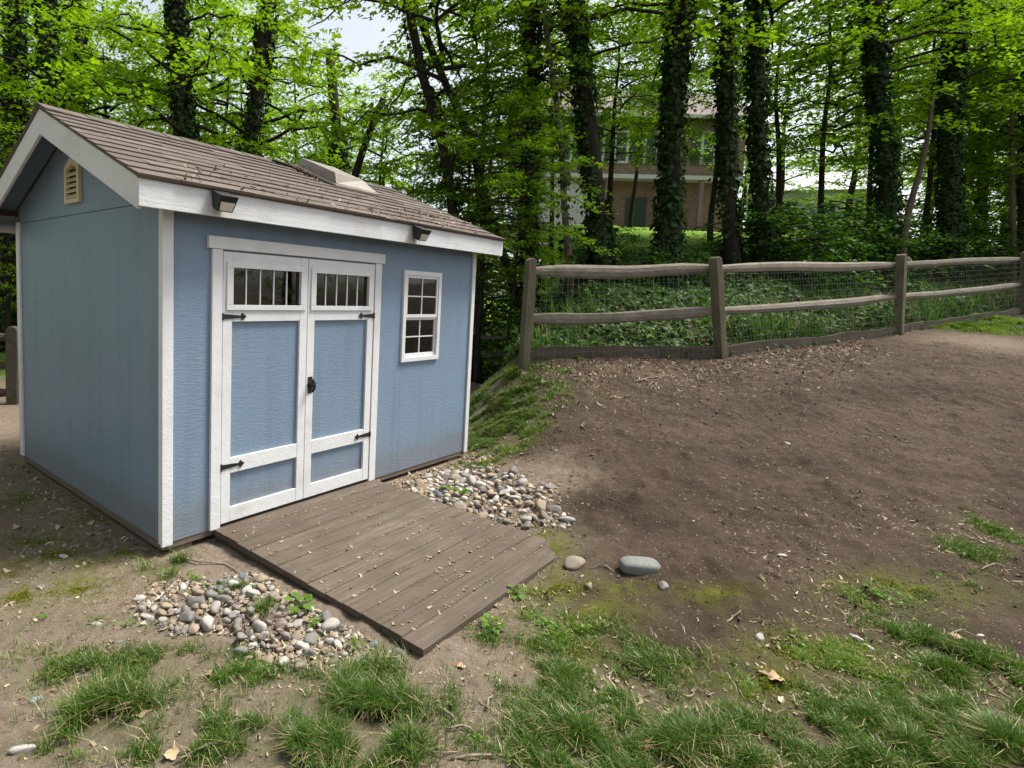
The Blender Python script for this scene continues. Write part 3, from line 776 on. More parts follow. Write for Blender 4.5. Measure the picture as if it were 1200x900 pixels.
# side window
wn = empty('window'); wn.parent = shed
f_ = MB(); fwid = .04
f_.box(XW1, XW2, -.02, .03, ZW1, ZW1 + fwid); f_.box(XW1, XW2, -.02, .03, ZW2 - fwid, ZW2)
f_.box(XW1, XW1 + fwid, -.02, .03, ZW1 + fwid, ZW2 - fwid); f_.box(XW2 - fwid, XW2, -.02, .03, ZW1 + fwid, ZW2 - fwid)
f_.build('frame', M['white'], wn, bevel=.003)
zm = (ZW1 + ZW2) / 2 - .01
for (z0, z1, yo) in ((zm, ZW2 - fwid - .001, 0.0), (ZW1 + fwid + .001, zm - .001, .012)):
    s_ = MB(); xa, xb = XW1 + fwid + .001, XW2 - fwid - .001; q = .02
    s_.box(xa, xb, -.012 + yo, .012 + yo, z0, z0 + .028); s_.box(xa, xb, -.012 + yo, .012 + yo, z1 - q, z1)
    s_.box(xa, xa + q, -.012 + yo, .012 + yo, z0 + .0285, z1 - q - .0005); s_.box(xb - q, xb, -.012 + yo, .012 + yo, z0 + .0285, z1 - q - .0005)
    sash = s_.build('sash', M['white'], wn, bevel=.002)
    MB().box(xa + .01, xb - .01, .002 + yo, .006 + yo, z0 + .012, z1 - .01).build('glass', M['glass'], sash)
    m_ = MB(); xc = (xa + xb) / 2; zc = (z0 + .028 + z1 - q) / 2
    m_.box(xc - .005, xc + .005, -.006 + yo, .0015 + yo, z0 + .028, z1 - q); m_.box(xa + q, xc - .0055, -.006 + yo, .0015 + yo, zc - .005, zc + .005); m_.box(xc + .0055, xb - q, -.006 + yo, .0015 + yo, zc - .005, zc + .005)
    m_.build('muntin', M['white'], sash)
# flood lights on the fascia
def flood(x):
    f = MB(); y = -o_; z = ZE - .05
    f.box(x - .03, x + .03, y - .014, y - .0005, z - .045, z + .03)
    f.quad_box([(x - .05, y - .075, z - .085), (x + .05, y - .075, z - .085), (x + .045, y - .016, z - .06), (x - .045, y - .016, z - .06),
                (x - .06, y - .125, z + .0), (x + .06, y - .125, z + .0), (x + .055, y - .016, z + .04), (x - .055, y - .016, z + .04)])
    fo = f.build('flood_light', M['black'], shed, bevel=.005)
    l = MB(); nv = Vector((0, -.085, -.05)).normalized() * .003
    q = [Vector((x - .04, y - .079, z - .078)), Vector((x + .04, y - .079, z - .078)), Vector((x + .046, y - .105, z - .034)), Vector((x - .046, y - .105, z - .034))]
    l.quad_box([tuple(p) for p in q] + [tuple(p + nv) for p in q]); l.build('lens', M['lens'], fo)
    return fo
flood(.235); flood(2.04)
# skylight: a domed tray standing on the slope by the ridge
def slp(x, s_, h):
    return Vector((x, -o_ - .02 + s_ * math.cos(ang) - h * math.sin(ang), ZE - .02 * RS + s_ * math.sin(ang) + h * math.cos(ang)))
sk = MB(); xa, xb, sa_, sb_ = 1.89, 2.46, slope_len - .70, slope_len - .06
sk.quad_box([slp(xa, sa_, .02), slp(xb, sa_, .02), slp(xb, sb_, .02), slp(xa, sb_, .02), slp(xa + .01, sa_ + .01, .04), slp(xb - .01, sa_ + .01, .04), slp(xb - .01, sb_ - .01, .04), slp(xa + .01, sb_ - .01, .04)])
sk.quad_box([slp(xa + .02, sa_ + .02, .0405), slp(xb - .02, sa_ + .02, .0405), slp(xb - .02, sb_ - .02, .0405), slp(xa + .02, sb_ - .02, .0405),
             slp(xa + .04, sa_ + .10, .125), slp(xb - .12, sa_ + .16, .105), slp(xb - .12, sb_ - .06, .105), slp(xa + .05, sb_ - .04, .115)])
sk.build('skylight', M['skylight'], shed, bevel=.008)
# debris caught on the roof: needles and a twig
TWIGS = []
def shed_world(p):
    x, y = shed_xy(p[0], p[1]); return Vector((x, y, p[2] + SZ))
rd = []
n = 420
xs = np.concatenate([np.clip(1.86 - np.abs(rng.normal(0, .05, 150)), 1.6, 1.88), rng.uniform(0, L, 170), np.clip(rng.normal(2.75, .15, 100), 2.5, 3.2)])
ss = np.concatenate([slope_len - rng.uniform(.05, .6, 150), np.abs(rng.normal(.05, .3, 170)) % slope_len, rng.normal(.42, .06, 100)])
W = np.array([shed_world(slp(a, float(np.clip(b, .02, slope_len - .05)), .024)) for a, b in zip(xs, ss)])
_zz = W[:, 2].copy()
chips('roof_litter', W[:, 0], W[:, 1], rng.uniform(.015, .055, n), rng.uniform(.1, .4, n), M['chip'], 'dry needles and leaf bits caught on the shingles by the skylight', 'leaf litter', 0, lambda a, b: _zz, .5)

tw = MB(); tp = [shed_world(slp(1.62, slope_len - .10, .03)), shed_world(slp(1.72, slope_len - .22, .035)), shed_world(slp(1.76, slope_len - .45, .032)), shed_world(slp(1.83, slope_len - .72, .03))]
tb = tp[0].copy(); tw.tube([tuple(p - tb) for p in tp], [.011, .012, .010, .006], 6)
o = tw.build('twig', M['bark'], None, True); o.location = tb; tag(o, 'dark stick caught on the shingles along the left side of the skylight', 'twig')

# ------------------------------------------------------------------ wooden ramp
ramp = empty('wooden_ramp', (SX, SY, 0), TH, 'weathered grey brown plank ramp in front of the shed doors', 'ramp')
near_l = ground_hit(497, 772)
ul, vl = shed_uv(near_l.x, near_l.y)
RX0, RX1, RLEN = XD1 + .03, XD2 + .0, min(1.75, -float(vl))
RZ0, RZ1 = SZ + .002, .035
def rz(v): return RZ0 + (RZ1 - RZ0) * (v / RLEN)
dk = MB(); npl = 13; v = .012; pw = (RLEN - .012) / npl
rr = random.Random(5)
for k in range(npl):
    a, b = v + k * pw + .0018, v + (k + 1) * pw - .0018
    e0, e1 = rr.uniform(-.006, .004), rr.uniform(-.006, .006); tt = rr.uniform(-.002, .002)
    dk.quad_box([(RX0 + e0, -b, rz(b) - .035), (RX1 + e1, -b, rz(b) - .035), (RX1 + e1, -a, rz(a) - .035), (RX0 + e0, -a, rz(a) - .035),
                 (RX0 + e0, -b, rz(b) + tt), (RX1 + e1, -b, rz(b) - tt), (RX1 + e1, -a, rz(a) - tt), (RX0 + e0, -a, rz(a) + tt)])
dk.build('deck', M['deck'], ramp, bevel=.0025)
for xa in (RX0 + .012, RX1 - .05):
    MB().quad_box([(xa, -RLEN + .05, -.07), (xa + .038, -RLEN + .05, -.07), (xa + .038, -.012, -.07), (xa, -.012, -.07),
                   (xa, -RLEN + .05, rz(RLEN - .05) - .036), (xa + .038, -RLEN + .05, rz(RLEN - .05) - .036), (xa + .038, -.012, rz(.012) - .036), (xa, -.012, rz(.012) - .036)]).build('side_board', M['deck_side'], ramp, bevel=.003)
n = 760; u = rng.uniform(RX0, RX1, n); v = np.concatenate([-rng.uniform(.03, RLEN, 420), -(.012 + pw * rng.integers(1, npl, 340) + rng.normal(0, .006, 340))]) ; X, Y = shed_xy(u, v)
_rz = RZ0 + (RZ1 - RZ0) * (-v / RLEN)
chips('ramp_litter', X, Y, .006 + .025 * rng.random(n) ** 2, rng.uniform(.15, .6, n), M['chip'], 'pale seed flakes and leaf bits lying on the ramp planks', 'leaf litter', .003, lambda a, b: _rz, .2)

# ------------------------------------------------------------------ split rail fences
def fence_post(root, x, y, z0, h, lean=(0, 0), yaw=0.0, w=.13, t=.15, seed=0, mat='post'):
    r_ = random.Random(seed); m = MB(); n = 9; prof = []
    for k in range(n + 1):
        a = PI * k / n; prof.append((math.cos(a) * w / 2, h - w * .42 + math.sin(a) * w * .42))
    poly = [(-w / 2, -.3), (w / 2, -.3), (w / 2, h * .3), (w / 2 + .006, h * .6)] + prof + [(-w / 2 - .004, h * .5)]
    poly = [(a + r_.uniform(-.004, .004), b) for a, b in poly]
    m.prism(poly, 1, -t / 2, t / 2)
    o = m.build('post', M[mat], root, bevel=.010)
    o.location = (x, y, z0); o.rotation_euler = (lean[1], lean[0], yaw)
    return o

def rail(root, a, b, h=.125, t=.07, seed=0, mat='fence', sag=.02, name='rail'):
    r_ = random.Random(seed); a, b = Vector(a), Vector(b); n = 12; path = []; rad = []
    ph = r_.uniform(0, 6); ph2 = r_.uniform(0, 6)
    for k in range(n + 1):
        f = k / n; p = a.lerp(b, f)
        p.z += -sag * math.sin(PI * f) + .012 * math.sin(5 * f + ph) + .006 * math.sin(11 * f + ph2)
        path.append(p); e = min(1, .62 + 2.8 * min(f, 1 - f)); rad.append(e * (1 + .08 * math.sin(7 * f + ph2)))
    sides = 8; jit = [r_.uniform(.85, 1.15) for _ in range(sides)]
    sec = lambda i, ang: ((1.0 if abs(math.cos(ang)) > .5 else .92) * t / 2 * jit[int(round(ang / (2 * PI) * sides)) % sides] * 1.15,
                          (1.0 if abs(math.sin(ang)) > .5 else .9) * h / 2 * jit[int(round(ang / (2 * PI) * sides)) % sides] * 1.1)
    m = MB(); m.tube(path, rad, sides, True, sec)
    return m.build(name, M[mat], root)

P_px = [(613, 313, 440), (836, 300, 418), (1049.5, 298, 390), (1196, 295, 371)]
f1 = empty('split_rail_fence', (FENCE_XY[0][0], FENCE_XY[0][1], tz(*FENCE_XY[0])), 0,
           'weathered two rail wooden fence with wire mesh between the bare dirt and the ivy bank', 'fence')
FO = f1.location.copy()
fpts = [Vector((x, y, tz(x, y))) for x, y in FENCE_XY]
Hs = [1.38, 1.40, 1.42, 1.40, 1.40]
leans = [(.0, .02), (-.20, .0), (-.16, 0), (-.16, 0), (-.1, 0)]
for i, p in enumerate(fpts):
    q = fpts[min(i + 1, 4)] - fpts[max(i - 1, 0)]
    yaw = math.atan2(q.y, q.x)
    fence_post(f1, p.x - FO.x, p.y - FO.y, p.z - FO.z, Hs[i], leans[i], yaw, .10, .13, 20 + i)
M['kick'] = wood_mat('dirty_board_wood', (.06, .047, .035), (.105, .085, .065), (.17, .145, .115), 1, (4, 4, 40), .4)
M['old_fence'] = wood_mat('dark_old_fence_wood', (.05, .043, .034), (.10, .088, .07), (.17, .155, .128), 1, (14, 14, 14), .4)
nvec = Vector((.2, -1, 0)).normalized()
for i in range(4):
    a, b = fpts[i] - FO, fpts[i + 1] - FO
    tilt = lambda j, h: Vector((math.sin(leans[j][0]) * h, 0, h * math.cos(leans[j][0])))
    for k, (ha, hb) in enumerate(((1.24, 1.24), (.66, .66))):
        if i == 0: ha -= .02 + .03 * k
        rail(f1, a + tilt(i, ha), b + tilt(i + 1, hb), .135, .08, 40 + i * 3 + k, 'fence', .015)
    kb = MB(); n = 14; d = (b - a).normalized(); nn = Vector((d.y, -d.x, 0))
    for s_ in range(n):
        f0, f1_ = s_ / n, (s_ + 1) / n
        pa, pb = a.lerp(b, f0) , a.lerp(b, f1_)
        za, zb = [tz(p.x + FO.x, p.y + FO.y) - FO.z for p in (pa, pb)]
        h = .17 if i == 0 else .15
        o0, o1 = nn * .012, nn * -.028
        if s_ == 0: V0 = len(kb.v); kb.v += [tuple(Vector((p.x, p.y, z)) ) for p, z in ((pa + o0, za - .08), (pa + o1, za - .08), (pa + o1, za + h), (pa + o0, za + h))]
        kb.v += [(p.x, p.y, z) for p, z in ((pb + o0, zb - .08), (pb + o1, zb - .08), (pb + o1, zb + h + .008 * math.sin(s_ * 1.7)), (pb + o0, zb + h + .008 * math.sin(s_ * 1.7)))]
        m0 = s_ * 4
        for q in range(4): kb.f.append((m0 + q, m0 + (q + 1) % 4, m0 + 4 + (q + 1) % 4, m0 + 4 + q))
    kb.f += [(0, 1, 2, 3), (n * 4 + 3, n * 4 + 2, n * 4 + 1, n * 4)]
    kb.build('kickboard', M['kick'], f1)
# wire mesh stapled to the yard side
wm = MB()
for i in range(4):
    a, b = fpts[i] - FO, fpts[i + 1] - FO; d = (b - a); ln = d.length; d.normalize(); nn = Vector((d.y, -d.x, 0)) * .062
    sh = lambda f, h: Vector(((math.sin(leans[i][0]) * (1 - f) + math.sin(leans[i + 1][0]) * f) * h, 0, h))
    k = int(ln / .078)
    for j in range(k + 1):
        p = a.lerp(b, j / k) + nn; f = j / k; g_ = d * 0.0015
        p0, p1 = p + sh(f, .05), p + sh(f, 1.24)
        n0 = len(wm.v); wm.v += [tuple(p0 - g_), tuple(p0 + g_), tuple(p1 + g_), tuple(p1 - g_)]; wm.f.append((n0, n0 + 1, n0 + 2, n0 + 3))
    for j in range(13):
        h = .08 + j * .0966; pa, pb = a + nn + sh(0, h), b + nn + sh(1, h); n0 = len(wm.v); e = Vector((0, 0, 0.0015))
        pm = (pa + pb) / 2 + Vector((0, 0, -.006))
        wm.v += [tuple(pa - e), tuple(pm - e), tuple(pb - e), tuple(pb + e), tuple(pm + e), tuple(pa + e)]
        wm.f += [(n0, n0 + 1, n0 + 4, n0 + 5), (n0 + 1, n0 + 2, n0 + 3, n0 + 4)]
me_ = bpy.data.meshes.new('wire_mesh'); me_.from_pydata(wm.v, [], wm.f); me_.materials.append(M['rope']); link('wire_mesh', me_, f1)

def back_fence(pts, heights, label, ph=1.05, seed=0, mt='old_fence'):
    p3 = [Vector((x, y, tz(x, y))) for x, y in pts]
    root = empty('split_rail_fence', p3[0], 0, label, 'fence'); O = p3[0]
    for i, p in enumerate(p3):
        q = p3[min(i + 1, len(p3) - 1)] - p3[max(i - 1, 0)]
        fence_post(root, p.x - O.x, p.y - O.y, p.z - O.z, ph, (random.uniform(-.06, .06), random.uniform(-.05, .05)), math.atan2(q.y, q.x), .13, .15, seed + i, mt)
    for i in range(len(p3) - 1):
        for k, h in enumerate(heights):
            rail(root, p3[i] - O + Vector((0, 0, h)), p3[i + 1] - O + Vector((0, 0, h + random.uniform(-.04, .04))), .11, .07, seed + 9 * i + k, mt)
    return root
lp = at(16, 470, 7.6)
back_fence([(-8.9, 7.2), (-6.6, 7.45), (lp.x, lp.y), (-2.6, 8.6)], (.18, .52, .86), 'dark weathered rail fence with a round topped post beside the left wall of the shed', 1.02, 100)
cp = at(552, 440, 11.6); cq = at(609, 441, 11.7)
back_fence([(cp.x - 2.6, cp.y - .2), (cp.x - .25, cp.y), (cq.x + .12, cq.y + .1)], (.10, .46, .82), 'far weathered three rail fence past the right corner of the shed under hanging leaves', 1.0, 140, 'fence')

# ------------------------------------------------------------------ trees
def crown_geometry(seed, z0, z1, rad, nb, per_m, leaf, droop=.18, shape='tall', wood=True, nleaf=13, spread=.55):
    """branches (mesh) and leaf arrays around an upright axis"""
    r_ = np.random.default_rng(seed); m = MB(); LP, LD, LN = [], [], []
    for i in range(nb):
        f = (i + r_.uniform(0, 1)) / nb; z = z0 + (z1 - z0) * f
        az = i * 2.39996 + r_.uniform(-.5, .5)
        prof = (.55 + .45 * math.sin(PI * min(1, f * 1.15 + .12))) if shape == 'tall' else math.sqrt(max(.06, 1 - (2 * f - .85) ** 2 * .8))
        ln = rad * prof * r_.uniform(.6, 1.08); rise = r_.uniform(.05, .55); ax = np.array([math.cos(az), math.sin(az), 0.]); sd = np.array([-ax[1], ax[0], 0])
        K = 8; wob = r_.normal(0, .05, (K + 1, 3)) * ln
        pts_ = [np.array([0, 0, z]) + ax * ln * t + np.array([0, 0, ln * (rise * t - droop * 2.4 * t * t)]) + wob[k] * t for k, t in enumerate(np.linspace(0, 1, K + 1))]
        if wood: m.tube([tuple(p) for p in pts_], [max(.006, (.010 + .011 * ln) * (1 - .85 * t)) for t in np.linspace(0, 1, K + 1)], 5, False)
        nt = max(3, int(ln * per_m))
        for j in range(nt):
            t = .18 + .82 * (j + r_.uniform(0, 1)) / nt; q = t * K; k = min(int(q), K - 1); p = pts_[k] + (pts_[k + 1] - pts_[k]) * (q - k)
            s_ = (1 if j % 2 else -1); aa = s_ * r_.uniform(.45, 1.25); d = ax * math.cos(aa) + sd * math.sin(aa) + np.array([0, 0, r_.uniform(-.35, .25)])
            tl = spread * r_.uniform(.5, 1.2)
            if wood and j % 3 == 0: m.tube([tuple(p), tuple(p + d * tl * .5 + np.array([0, 0, .02])), tuple(p + d * tl)], [.006, .004, .002], 3, False)
            n = nleaf; tt = r_.uniform(.1, 1.1, n)[:, None]
            pos = p + d * tl * tt + r_.normal(0, .085, (n, 3)) * np.array([1, 1, .5]) * (leaf / .1) ** .5 - np.array([0, 0, 1]) * (tt ** 2) * .07
            dd = d[None] + r_.normal(0, .6, (n, 3)); dd[:, 2] -= .35
            nn = np.stack([r_.normal(0, .42, n), r_.normal(0, .42, n), np.ones(n)], -1)
            LP.append(pos); LD.append(dd); LN.append(nn)
    P_ = np.concatenate(LP); return m, P_, norm(np.concatenate(LN)), norm(np.concatenate(LD)), leaf * r_.uniform(.45, 1.35, len(P_))

def crown_proto(name, leafmat, barkmat, **kw):
    m, P_, N_, D_, s_ = crown_geometry(**kw)
    return (m.mesh(name + '_branches', barkmat, True) if m.v else None, leaves_mesh(name + '_crown', P_, N_, D_, s_, leafmat, .40, .12, name in ('tall', 'mid', 'bright_shrub')))
TALL = [crown_proto('tall', M['leaf'], M['bark'], seed=200 + i, z0=3.0, z1=8.2, rad=3.2, nb=27, per_m=5.6, leaf=.098, nleaf=15) for i in range(4)]
MID = [crown_proto('mid', M['leaf'], M['bark'], seed=230 + i, z0=1.5, z1=7.5, rad=2.7, nb=42, per_m=6.8, leaf=.095, shape='round', nleaf=17) for i in range(4)]
FAR = [crown_proto('far', M['leaf_far'], M['bark'], seed=260 + i, z0=.8, z1=15, rad=4.6, nb=36, per_m=3.4, leaf=.18, shape='round', nleaf=13, spread=.9) for i in range(3)]
SHR = [crown_proto('shrub', M['leaf_shrub'], M['bark'], seed=290 + i, z0=.15, z1=1.7, rad=1.15, nb=26, per_m=9, leaf=.085, shape='round', nleaf=10, spread=.35) for i in range(3)]

SHL = [crown_proto('bright_shrub', M['leaf'], M['bark'], seed=320 + i, z0=.15, z1=1.7, rad=1.15, nb=28, per_m=9, leaf=.085, shape='round', nleaf=11, spread=.35) for i in range(2)]

def ivy_mesh(name, path, radii, n, leaf, seed, clump=1.0):
    r_ = np.random.default_rng(seed); P_ = np.array([tuple(p) for p in path]); t = r_.uniform(0, len(P_) - 1.001, n); k = t.astype(int); f = (t - k)[:, None]
    c = P_[k] * (1 - f) + P_[k + 1] * f; rr_ = np.interp(t, np.arange(len(radii)), radii)
    a = r_.uniform(0, 2 * PI, n); lump = .5 + 1.0 * fbm(a * 1.3 + seed, c[:, 2] * 1.1, seed, 3)
    out = np.stack([np.cos(a), np.sin(a), np.zeros(n)], -1); rad = rr_ + (.02 + np.abs(r_.normal(0, .055, n))) * lump * clump
    keep = fbm(a * 1.6 + 9 + seed, c[:, 2] * .9, seed + 3, 3) > .24 + .22 * ((seed * .37) % 1)
    pos = c + out * rad[:, None]
    N_ = norm(out + np.stack([r_.normal(0, .45, n), r_.normal(0, .45, n), r_.uniform(.1, .9, n)], -1)); D_ = np.stack([r_.normal(0, .5, n), r_.normal(0, .5, n), -np.ones(n)], -1)
    kp = keep; return leaves_mesh(name, pos[kp], N_[kp], norm(D_)[kp], (leaf * r_.uniform(.6, 1.25, n))[kp], M['ivy'], .46, .10)

tree_no = [0]
def trunk_path(p0, p1, base_z, top_z, seed, wav=.03, n=14):
    r_ = random.Random(seed); d = (p1 - p0) / (p1.z - p0.z); out = []; ph = r_.uniform(0, 6)
    for k in range(n + 1):
        z = base_z + (top_z - base_z) * k / n; q = p0 + d * (z - p0.z)
        q.x += wav * math.sin(z * .9 + ph) + wav * .4 * math.sin(2.3 * z + ph); q.y += wav * math.sin(z * 1.1 + ph * 2); out.append(q)
    return out

def tree(name, px, py0, px1, py1, d, wpx, label, cat='tree', ivy=0, crown=None, top=13.5, mat='bark', group=None, rz=None, wav=.03, cs=1.0, cz=0.0, taper=.35):
    tree_no[0] += 1; sd_ = 500 + tree_no[0] * 7; r_ = random.Random(sd_)
    a, b = at(px, py0, d), at(px1, py1, d)        # upper and lower points of the trunk's axis
    base = b - (a - b) * 0
    dirv = (a - b) / (a.z - b.z); bz = tz(b.x, b.y)
    for _ in range(5):
        q = b + dirv * (bz - b.z); bz = tz(q.x, q.y)
    q = b + dirv * (bz - b.z)
    root = empty(name, q, 0, label, cat, group)
    path = trunk_path(b, a, bz - .15, bz + top, sd_, wav)
    loc = [p - q for p in path]; r0 = wpx * d / F / 2 * (.66 if ivy else 1.0)
    rad = [max(.012, r0 * (1.0 + .45 * math.exp(-k * 1.4)) * (1 - taper * k / 14) if True else 0) for k in range(15)]
    MB().tube(loc, rad, 10, True).build('trunk', M[mat], root, smooth=True)
    if ivy:
        link('ivy', ivy_mesh('ivy', loc[:11], rad[:11], int(5200 * ivy), .095, sd_), root)
    if crown:
        br, cr = crown; axis = Vector(loc[8]) - Vector(loc[0]); qt = Vector((0, 0, 1)).rotation_difference(axis.normalized()) @ Quaternion((0, 0, 1), r_.uniform(0, 6.28) if rz is None else rz)
        for nm, me_ in (('branches', br), ('crown', cr)):
            if me_ is None: continue
            o = link(nm, me_, root, (0, 0, cz), qt); o.scale = (cs, cs, cs)
    return root

# left half: trunks rising behind the shed
tree('ivy_clad_tree', 18, 0, 14, 220, 13.0, 30, 'leftmost dark ivy covered tree rising beyond the shed gable', ivy=1.1, crown=TALL[0])
tree('ivy_clad_tree', 52, 0, 62, 150, 12.2, 28, 'thick ivy covered trunk directly above the shed roof peak', ivy=1.1, crown=TALL[1])
tree('ivy_clad_tree', 90, 0, 93, 150, 14.0, 22, 'slimmer ivy covered trunk just right of the roof peak', ivy=1.0, crown=TALL[2])
tree('ivy_clad_tree', 208, 0, 216, 165, 11.5, 30, 'thick ivy clad trunk rising behind the left half of the roof slope', ivy=1.2, crown=TALL[3], cz=.6)
tree('ivy_clad_tree', 314, 0, 293, 180, 12.4, 30, 'dark leaning ivy trunk behind the middle of the roof ridge', ivy=1.2, crown=TALL[0])
tree('ivy_clad_tree', 386, 60, 397, 200, 14.5, 26, 'ivy covered trunk ending under a sky gap above the roof skylight', ivy=1.2, crown=TALL[1], top=7.6, cs=.6)
tree('leaning_tree', 442, 140, 414, 210, 13.2, 12, 'thin slanting dark tree behind the right part of the roof', crown=TALL[2], top=6, cs=.55, wav=.05)
tree('leaning_tree', 480, 0, 528, 250, 10.8, 19, 'bare dark leaning trunk between the roof end and the fork tree', crown=TALL[3], wav=.09, ivy=.25, cz=1.6)
tree('leaning_tree', 492, 20, 562, 214, 11.8, 11, 'thinner leaning tree just right of the big bare leaning trunk', crown=MID[0], top=9, wav=.08, cs=.8, cz=2)
tree('slim_tree', 569, 90, 566, 220, 13.5, 7, 'thin upright stem beyond the right end of the roof', crown=MID[1], top=8, cs=.7, cz=1.5)
# right half: trunks beyond the fence
tree('ivy_clad_tree', 621, 80, 622, 310, 11.0, 20, 'dark ivy covered trunk standing behind the first fence end', ivy=.9, crown=MID[0], cz=4, cs=.6)
tree('slim_tree', 638, 0, 668, 315, 10.2, 11, 'slim bare tan trunk leaning in front of the brown house', mat='bark_pale', crown=TALL[1], cs=.8, cz=3.5, wav=.04, ivy=.12)
tree('ivy_clad_tree', 670, 0, 708, 310, 10.6, 29, 'thickest leaning ivy trunk in front of the brown house', ivy=1.3, crown=TALL[2], cz=1.0)
tree('ivy_clad_tree', 797, 0, 780, 310, 11.0, 30, 'thick ivy trunk near the house windows, left of the first tall post', ivy=1.3, crown=TALL[3], cz=1.4)
tree('ivy_clad_tree', 849, 0, 857, 310, 12.0, 24, 'ivy trunk standing just behind the first tall fence post', ivy=1.2, crown=TALL[0], cz=2.2)
tree('ivy_clad_tree', 885, 0, 895, 310, 12.2, 21, 'ivy trunk right beside the one behind the fence post', ivy=1.1, crown=TALL[1], cz=2.4)
tree('ivy_clad_tree', 1023, 0, 1042, 300, 13.5, 25, 'ivy covered trunk just left of the middle fence post', ivy=1.3, crown=TALL[2], cz=1.8)
tree('bare_trunk', 1093, 90, 1061, 300, 13.2, 9, 'bare brown curved stem leaning between two ivy trunks', mat='bark_pale', top=4.6, wav=.05, taper=.6)
tree('ivy_clad_tree', 1118, 0, 1113, 305, 14.5, 25, 'straight evenly ivy wrapped trunk right of the bare leaning stem', ivy=1.5, crown=TALL[3], cz=1.8)
tree('ivy_clad_tree', 1150, 120, 1150, 290, 18.5, 11, 'narrow dark trunk far back in the woods at the right', ivy=.7, crown=TALL[0])
tree('slim_tree', 1186, 150, 1187, 290, 15.5, 6, 'pale thin sapling stem by the right edge of the woods', mat='bark_pale', crown=MID[2], top=6, cs=.8, cz=1.5)
tree('slim_tree', 1203, 140, 1196, 292, 16.2, 11, 'darker stem close beside the pale sapling at the right', mat='bark', crown=MID[3], top=8, cs=1, cz=1.5)

def simple_tree(x, y, trunk_r, h, crown, label, group, name='understorey_tree', s=1.0, cz=0.0, rz=0.0):
    tree_no[0] += 1; z = tz(x, y); root = empty(name, (x, y, z), 0, label, 'tree', group)
    pth = trunk_path(Vector((0, 0, 0)), Vector((.05 * math.sin(x), .05, 1)), -.2, h, tree_no[0], .05)
    MB().tube(pth, [trunk_r * (1 - .8 * k / 14) for k in range(15)], 7, True).build('trunk', M['bark'], root, smooth=True)
    for nm, me_ in zip(('branches', 'crown'), crown):
        o = link(nm, me_, root, (0, 0, cz), Quaternion((0, 0, 1), rz)); o.scale = (s, s, s)
    return root
ul_ = 'young bright green maple filling the gaps between the dark trunks'
k = 0
def px_tree(px, d, **kw):
    p = at(px, 340, d); return p.x, p.y
for px, d, s, cz, z in [(-60, 15, 1.1, 0, 0), (5, 17, 1.2, .3, 0), (60, 18, 1.2, 1, 0), (130, 15, 1.05, .6, 0), (160, 19, 1.2, 1.2, 0), (245, 14.5, 1.1, .8, 0), (265, 19, 1.2, 1.5, 0), (345, 17, 1.15, .4, 0),
                        (400, 19, 1.0, .2, 0), (445, 16, 1.0, .0, 0), (545, 14, 1.0, .9, 0), 
                        (648, 16.5, .75, 2.6, 0), (712, 15, .72, .9, 0), (768, 16.5, .75, .9, 0), (735, 21, .8, 2.2, 0), (830, 17, 1.0, 2.4, 0), (905, 17, 1.05, 1.0, 0), (960, 15.5, 1.05, .8, 0), (1010, 19, 1.1, 1.2, 0), (1080, 17.5, 1.15, .8, 0), (1140, 20.5, 1.2, .4, 0), (1180, 18, 1.15, .6, 0), (1230, 17, 1.1, .2, 0), (1290, 16, 1.1, 0, 0)]:
    x, y = px_tree(px, d); simple_tree(x, y, .09, 7.2 * s, MID[k % 4], ul_, 'young maples in the wood', s=s, cz=cz, rz=k * 1.7); k += 1
# the maple whose branches hang past the shed's right corner
x, y = px_tree(560, 10.6); simple_tree(x, y, .07, 5.2, MID[1], 'low branching maple with leaves hanging over the far fence by the shed corner', None, s=.62, cz=.75, rz=.6)
x, y = px_tree(601, 9.9); simple_tree(x, y, .04, 3.6, MID[3], 'slender leafy sapling right behind the first fence post by the shed', None, s=.5, cz=1.2, rz=2.6)
x, y = px_tree(536, 12.6); simple_tree(x, y, .06, 4.8, MID[0], 'leafy young tree behind the far fence, just past the shed corner', None, s=.62, cz=.6, rz=4.1)
x, y = px_tree(10, 10.5); simple_tree(x, y, .06, 3.6, MID[2], 'small leafy tree beside the left wall of the shed by the rail fence', None, s=.55, cz=.3, rz=2.2)
far_l = 'distant pale green tree closing off the view behind the wood'
k = 0
for px, d, s in [(-160, 30, 1), (-90, 26, .9), (-20, 30, 1), (40, 30, .8), (120, 32, .85), (250, 30, .85), (300, 38, .8), (455, 36, .6), (600, 36, .9),
                 (860, 44, 1.0), (905, 38, .9), (945, 48, .8), (985, 34, .85), (1040, 28, .95), (1080, 36, 1), (1120, 28, .95), (1170, 30, 1), (1220, 27, 1), (1270, 31, 1), (1340, 28, 1), (700, 46, .8), (800, 48, .7), (480, 40, .55), (560, 34, .6), (620, 44, .6), (840, 50, .8), (885, 56, .8), (930, 58, .8), (1000, 44, .8), (640, 38, .5), (1110, 44, .8), (1200, 40, .8), (230, 42, .6), (360, 44, .55)]:
    x, y = px_tree(px, d); simple_tree(x, y, .22, 15 * s, FAR[k % 3], far_l, 'distant trees', 'distant_tree', s=s, rz=k * 2.1); k += 1
# unseen trees added to darken the shed's left wall and fill pane reflections
for x, y, s in [(17, 3, .7), (20, -2, .8), (-7.2, 2.2, .7), (-9, 5.5, .7), (-7, -2.0, .75), (-10.5, -5, .9)]:
    simple_tree(x, y, .2, 15 * s, FAR[k % 3], 'unseen tall leafy tree added at the side of the yard for shade and reflections', 'unseen trees added round the yard', 'added_yard_tree', s=s, rz=k * 2.1); k += 1
